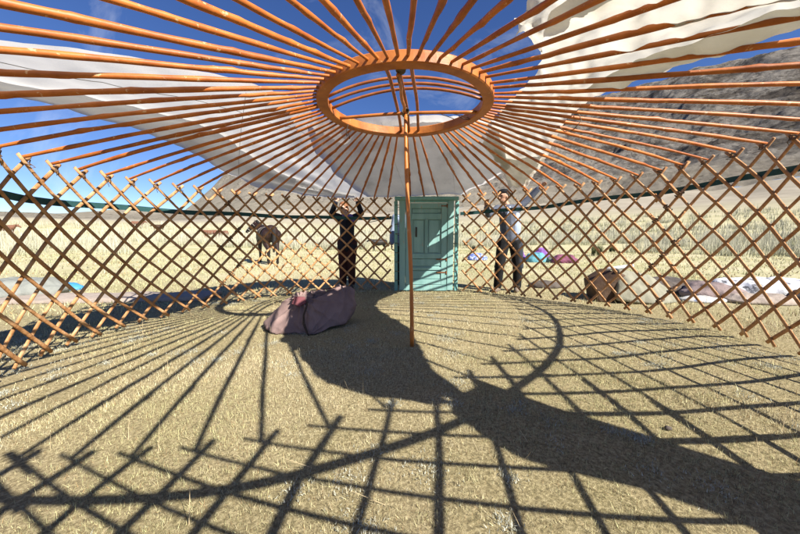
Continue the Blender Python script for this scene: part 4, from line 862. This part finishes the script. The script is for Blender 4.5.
# ------------------------------------------------------------------ animals
M_BAY=noise_mat('dark_bay_coat',[(.012,.006,.0045),(.032,.013,.009)],5,.55,.15,60,spec=.35)
M_BLACKCOAT=noise_mat('black_points_coat',[(.010,.008,.007),(.02,.016,.014)],8,.6,.15)
M_MANE=noise_mat('black_mane',[(.008,.007,.007),(.02,.018,.016)],30,.7,.5,80)
M_HALTER=noise_mat('pale_halter_webbing',[(.20,.19,.17),(.30,.28,.25)],30,.8,.2)
def horse(loc,rz,label):
    r=thing('horse',label,'horse',loc,rz); mb=MB()
    # forward +X
    mb.chain([(-.62,0,1.08),(-.32,0,1.02),(.05,0,1.0),(.42,0,1.03),(.60,0,1.10)],[.25,.275,.285,.27,.20])
    mb.ball((-.60,0,1.16),.24,(1.05,.98,.9)); mb.ball((.40,0,1.22),.17,(1.4,.6,.9)); mb.ball((.55,0,.98),.20,(.8,.95,1.1))
    mb.chain([(.55,0,1.17),(.80,.05,1.31),(.97,.14,1.42)],[.20,.145,.11])               # neck
    HS=Vector((.05,0,-.14))
    hd=[Vector(q)+HS for q in ((.93,.15,1.58),(1.02,.30,1.45),(1.08,.42,1.31))]; mb.chain(hd,[.11,.09,.062]); mb.ball(Vector((1.085,.43,1.30))+HS,.065,(1,1,.95))
    mb.ball(Vector((.96,.20,1.50))+HS,.10,(1.1,1.0,1.15))
    for e in (-1,1):
        mb.cap(Vector((.90+.02*e,.13-.055*e+.0,1.66))+HS,Vector((.905+.03*e,.14-.06*e,1.77))+HS,.028,.010)
        y=.155*e
        mb.chain([(.48,y,.95),(.50,y*.9,.62),(.49,y*.9,.36),(.50,y*.9,.12),(.53,y*.9,.05)],[.125,.075,.046,.040,.055])
        mb.chain([(-.60,y,1.02),(-.50,y*1.05,.74),(-.76,y*.95,.50),(-.72,y*.95,.14),(-.69,y*.95,.05)],[.20,.125,.062,.044,.057])
    body=mb.fused('body',[M_BAY,M_BLACKCOAT],r,.020,4,lambda p: 1 if p.z<.55 or p.x>1.05 else 0)
    t=MB(); t.chain([(.93,.12,1.56),(.82,.05,1.45),(.66,.0,1.36),(.50,-.0,1.30)],[.05,.065,.06,.04]); t.chain([(.80,-.07,1.38),(.70,-.11,1.24)],[.05,.03]); t.chain([(.98,.19,1.52),(1.035,.24,1.42)],[.035,.02]); t.fused('mane',M_MANE,r,.016,2)
    t=MB(); t.chain([(-.84,0,1.20),(-.94,0,1.05),(-.95,.01,.75),(-.92,.02,.45)],[.045,.062,.075,.035]); t.fused('tail',M_MANE,r,.016,2)
    t=MB()
    def hoop(c,ax,ra,rb,rt=.014,n=24):
        ax=Vector(ax).normalized(); a=ax.cross(Vector((0,1,.3))).normalized(); b=ax.cross(a)
        t.tube([Vector(c)+a*ra*cos(w)+b*rb*sin(w) for w in np.linspace(0,2*pi,n)],rt,n=6,flat=(.5,1.2))
    hoop(Vector((1.05,.36,1.375))+HS,(.06,.12,-.14),.09,.09); hoop(Vector((.95,.185,1.53))+HS,(.06,.15,-.16),.13,.13)
    for L_ in ([(1.0,.40,1.43),(.97,.30,1.52),(.93,.24,1.62)],[(1.13,.33,1.40),(1.08,.22,1.50),(1.0,.12,1.62)]): t.tube([Vector(q)+HS for q in L_],.012,n=6)
    t.tube([(1.07,.42,1.16),(1.03,.38,.95),(.97,.32,.72),(.95,.3,.45)],.010,n=6)
    t.build('halter',M_HALTER,r,True)
    t=MB(); V=[];F=[]
    for i in range(13):
        x=-.22+.44*i/12
        for j in range(17):
            a=-1.5+3.0*j/16; V.append((x,.318*sin(a)*1.0,1.015+.305*cos(a)+.01*sin(i*2)))
    for i in range(12):
        for j in range(16): F.append((i*17+j,i*17+j+1,(i+1)*17+j+1,(i+1)*17+j))
    o=mesh_obj('saddle_blanket',V,F,M_DKFELT,r); m=o.modifiers.new('thickness','SOLIDIFY'); m.thickness=.02; m.offset=1
    t=MB(); t.tube([(.30,.30*sin(a),1.02+.30*cos(a)) for a in np.linspace(-2.2,2.2,26)],.016,n=6,flat=(.4,1.4)); t.build('breast_strap',M_HALTER,r,True)
    return r
p=at_ground(268,263); horse((p.x,p.y,0),atan2(.80,-.60),'dark bay horse in a pale halter standing beyond the lattice left of the woman')
M_REDCOAT=noise_mat('red_brown_coat',[(.13,.06,.038),(.21,.10,.062)],5,.8,.1)
def cow(loc,rz,label,mat,group,k=1.0):
    r=thing('cow',label,'cow',loc,rz,group); mb=MB(); z=lambda v:tuple(np.array(v)*k)
    mb.chain([z((-.75,0,1.0)),z((0,0,.92)),z((.6,0,1.0))],[.30*k,.36*k,.30*k]); mb.chain([z((.7,0,1.1)),z((1.0,.03,1.22)),z((1.12,.05,1.2))],[.2*k,.15*k,.13*k]); mb.cap(z((1.12,.05,1.22)),z((1.36,.08,1.03)),.12*k,.07*k)
    for e in (-1,1):
        mb.chain([z((.55,.17*e,.85)),z((.57,.16*e,.45)),z((.56,.16*e,.04))],[.13*k,.07*k,.06*k]); mb.chain([z((-.72,.18*e,.9)),z((-.62,.17*e,.6)),z((-.78,.17*e,.42)),z((-.74,.17*e,.04))],[.19*k,.1*k,.065*k,.06*k])
        mb.cap(z((1.1,.15*e,1.3)),z((1.08,.26*e,1.27)),.045*k,.02*k); mb.chain([z((1.1,.08*e,1.32)),z((1.12,.2*e,1.42)),z((1.14,.2*e,1.54))],[.03*k,.025*k,.01*k])
    mb.chain([z((-1.02,0,1.1)),z((-1.08,0,.7)),z((-1.08,0,.4))],[.035*k,.025*k,.05*k])
    mb.fused('body',mat,r,.03,3); return r
def far_at(px,D):
    d=ray(px,237); k=D/d[1]; x=d[0]*k; y=D; return (x,y,float(land(np.array([x]),np.array([y]))[0])-.1)
grp='cattle in the feather grass'
cow(far_at(223,44),2.7,'right one of the two red brown cows close together left of the horse',M_REDCOAT,grp)
cow(far_at(210,45),3.3,'left one of the two red brown cows close together left of the horse',M_REDCOAT,grp)
cow(far_at(159,52),3.0,'lone darker cow in the far grass midway along the left lattice',M_BROWN,grp)
cow(far_at(6,36),.3,'red brown cow at the extreme left edge of the far grass',M_REDCOAT,grp)
cow(far_at(139,58),.4,'small reddish cow farther off beside the lone darker one',M_REDCOAT,grp)
cow((at_ground(377,252).x,at_ground(377,252).y+1.5,0),3.6,'black shaggy cow standing behind the gap between the woman and the door',M_BLACKCOAT,grp,.62)
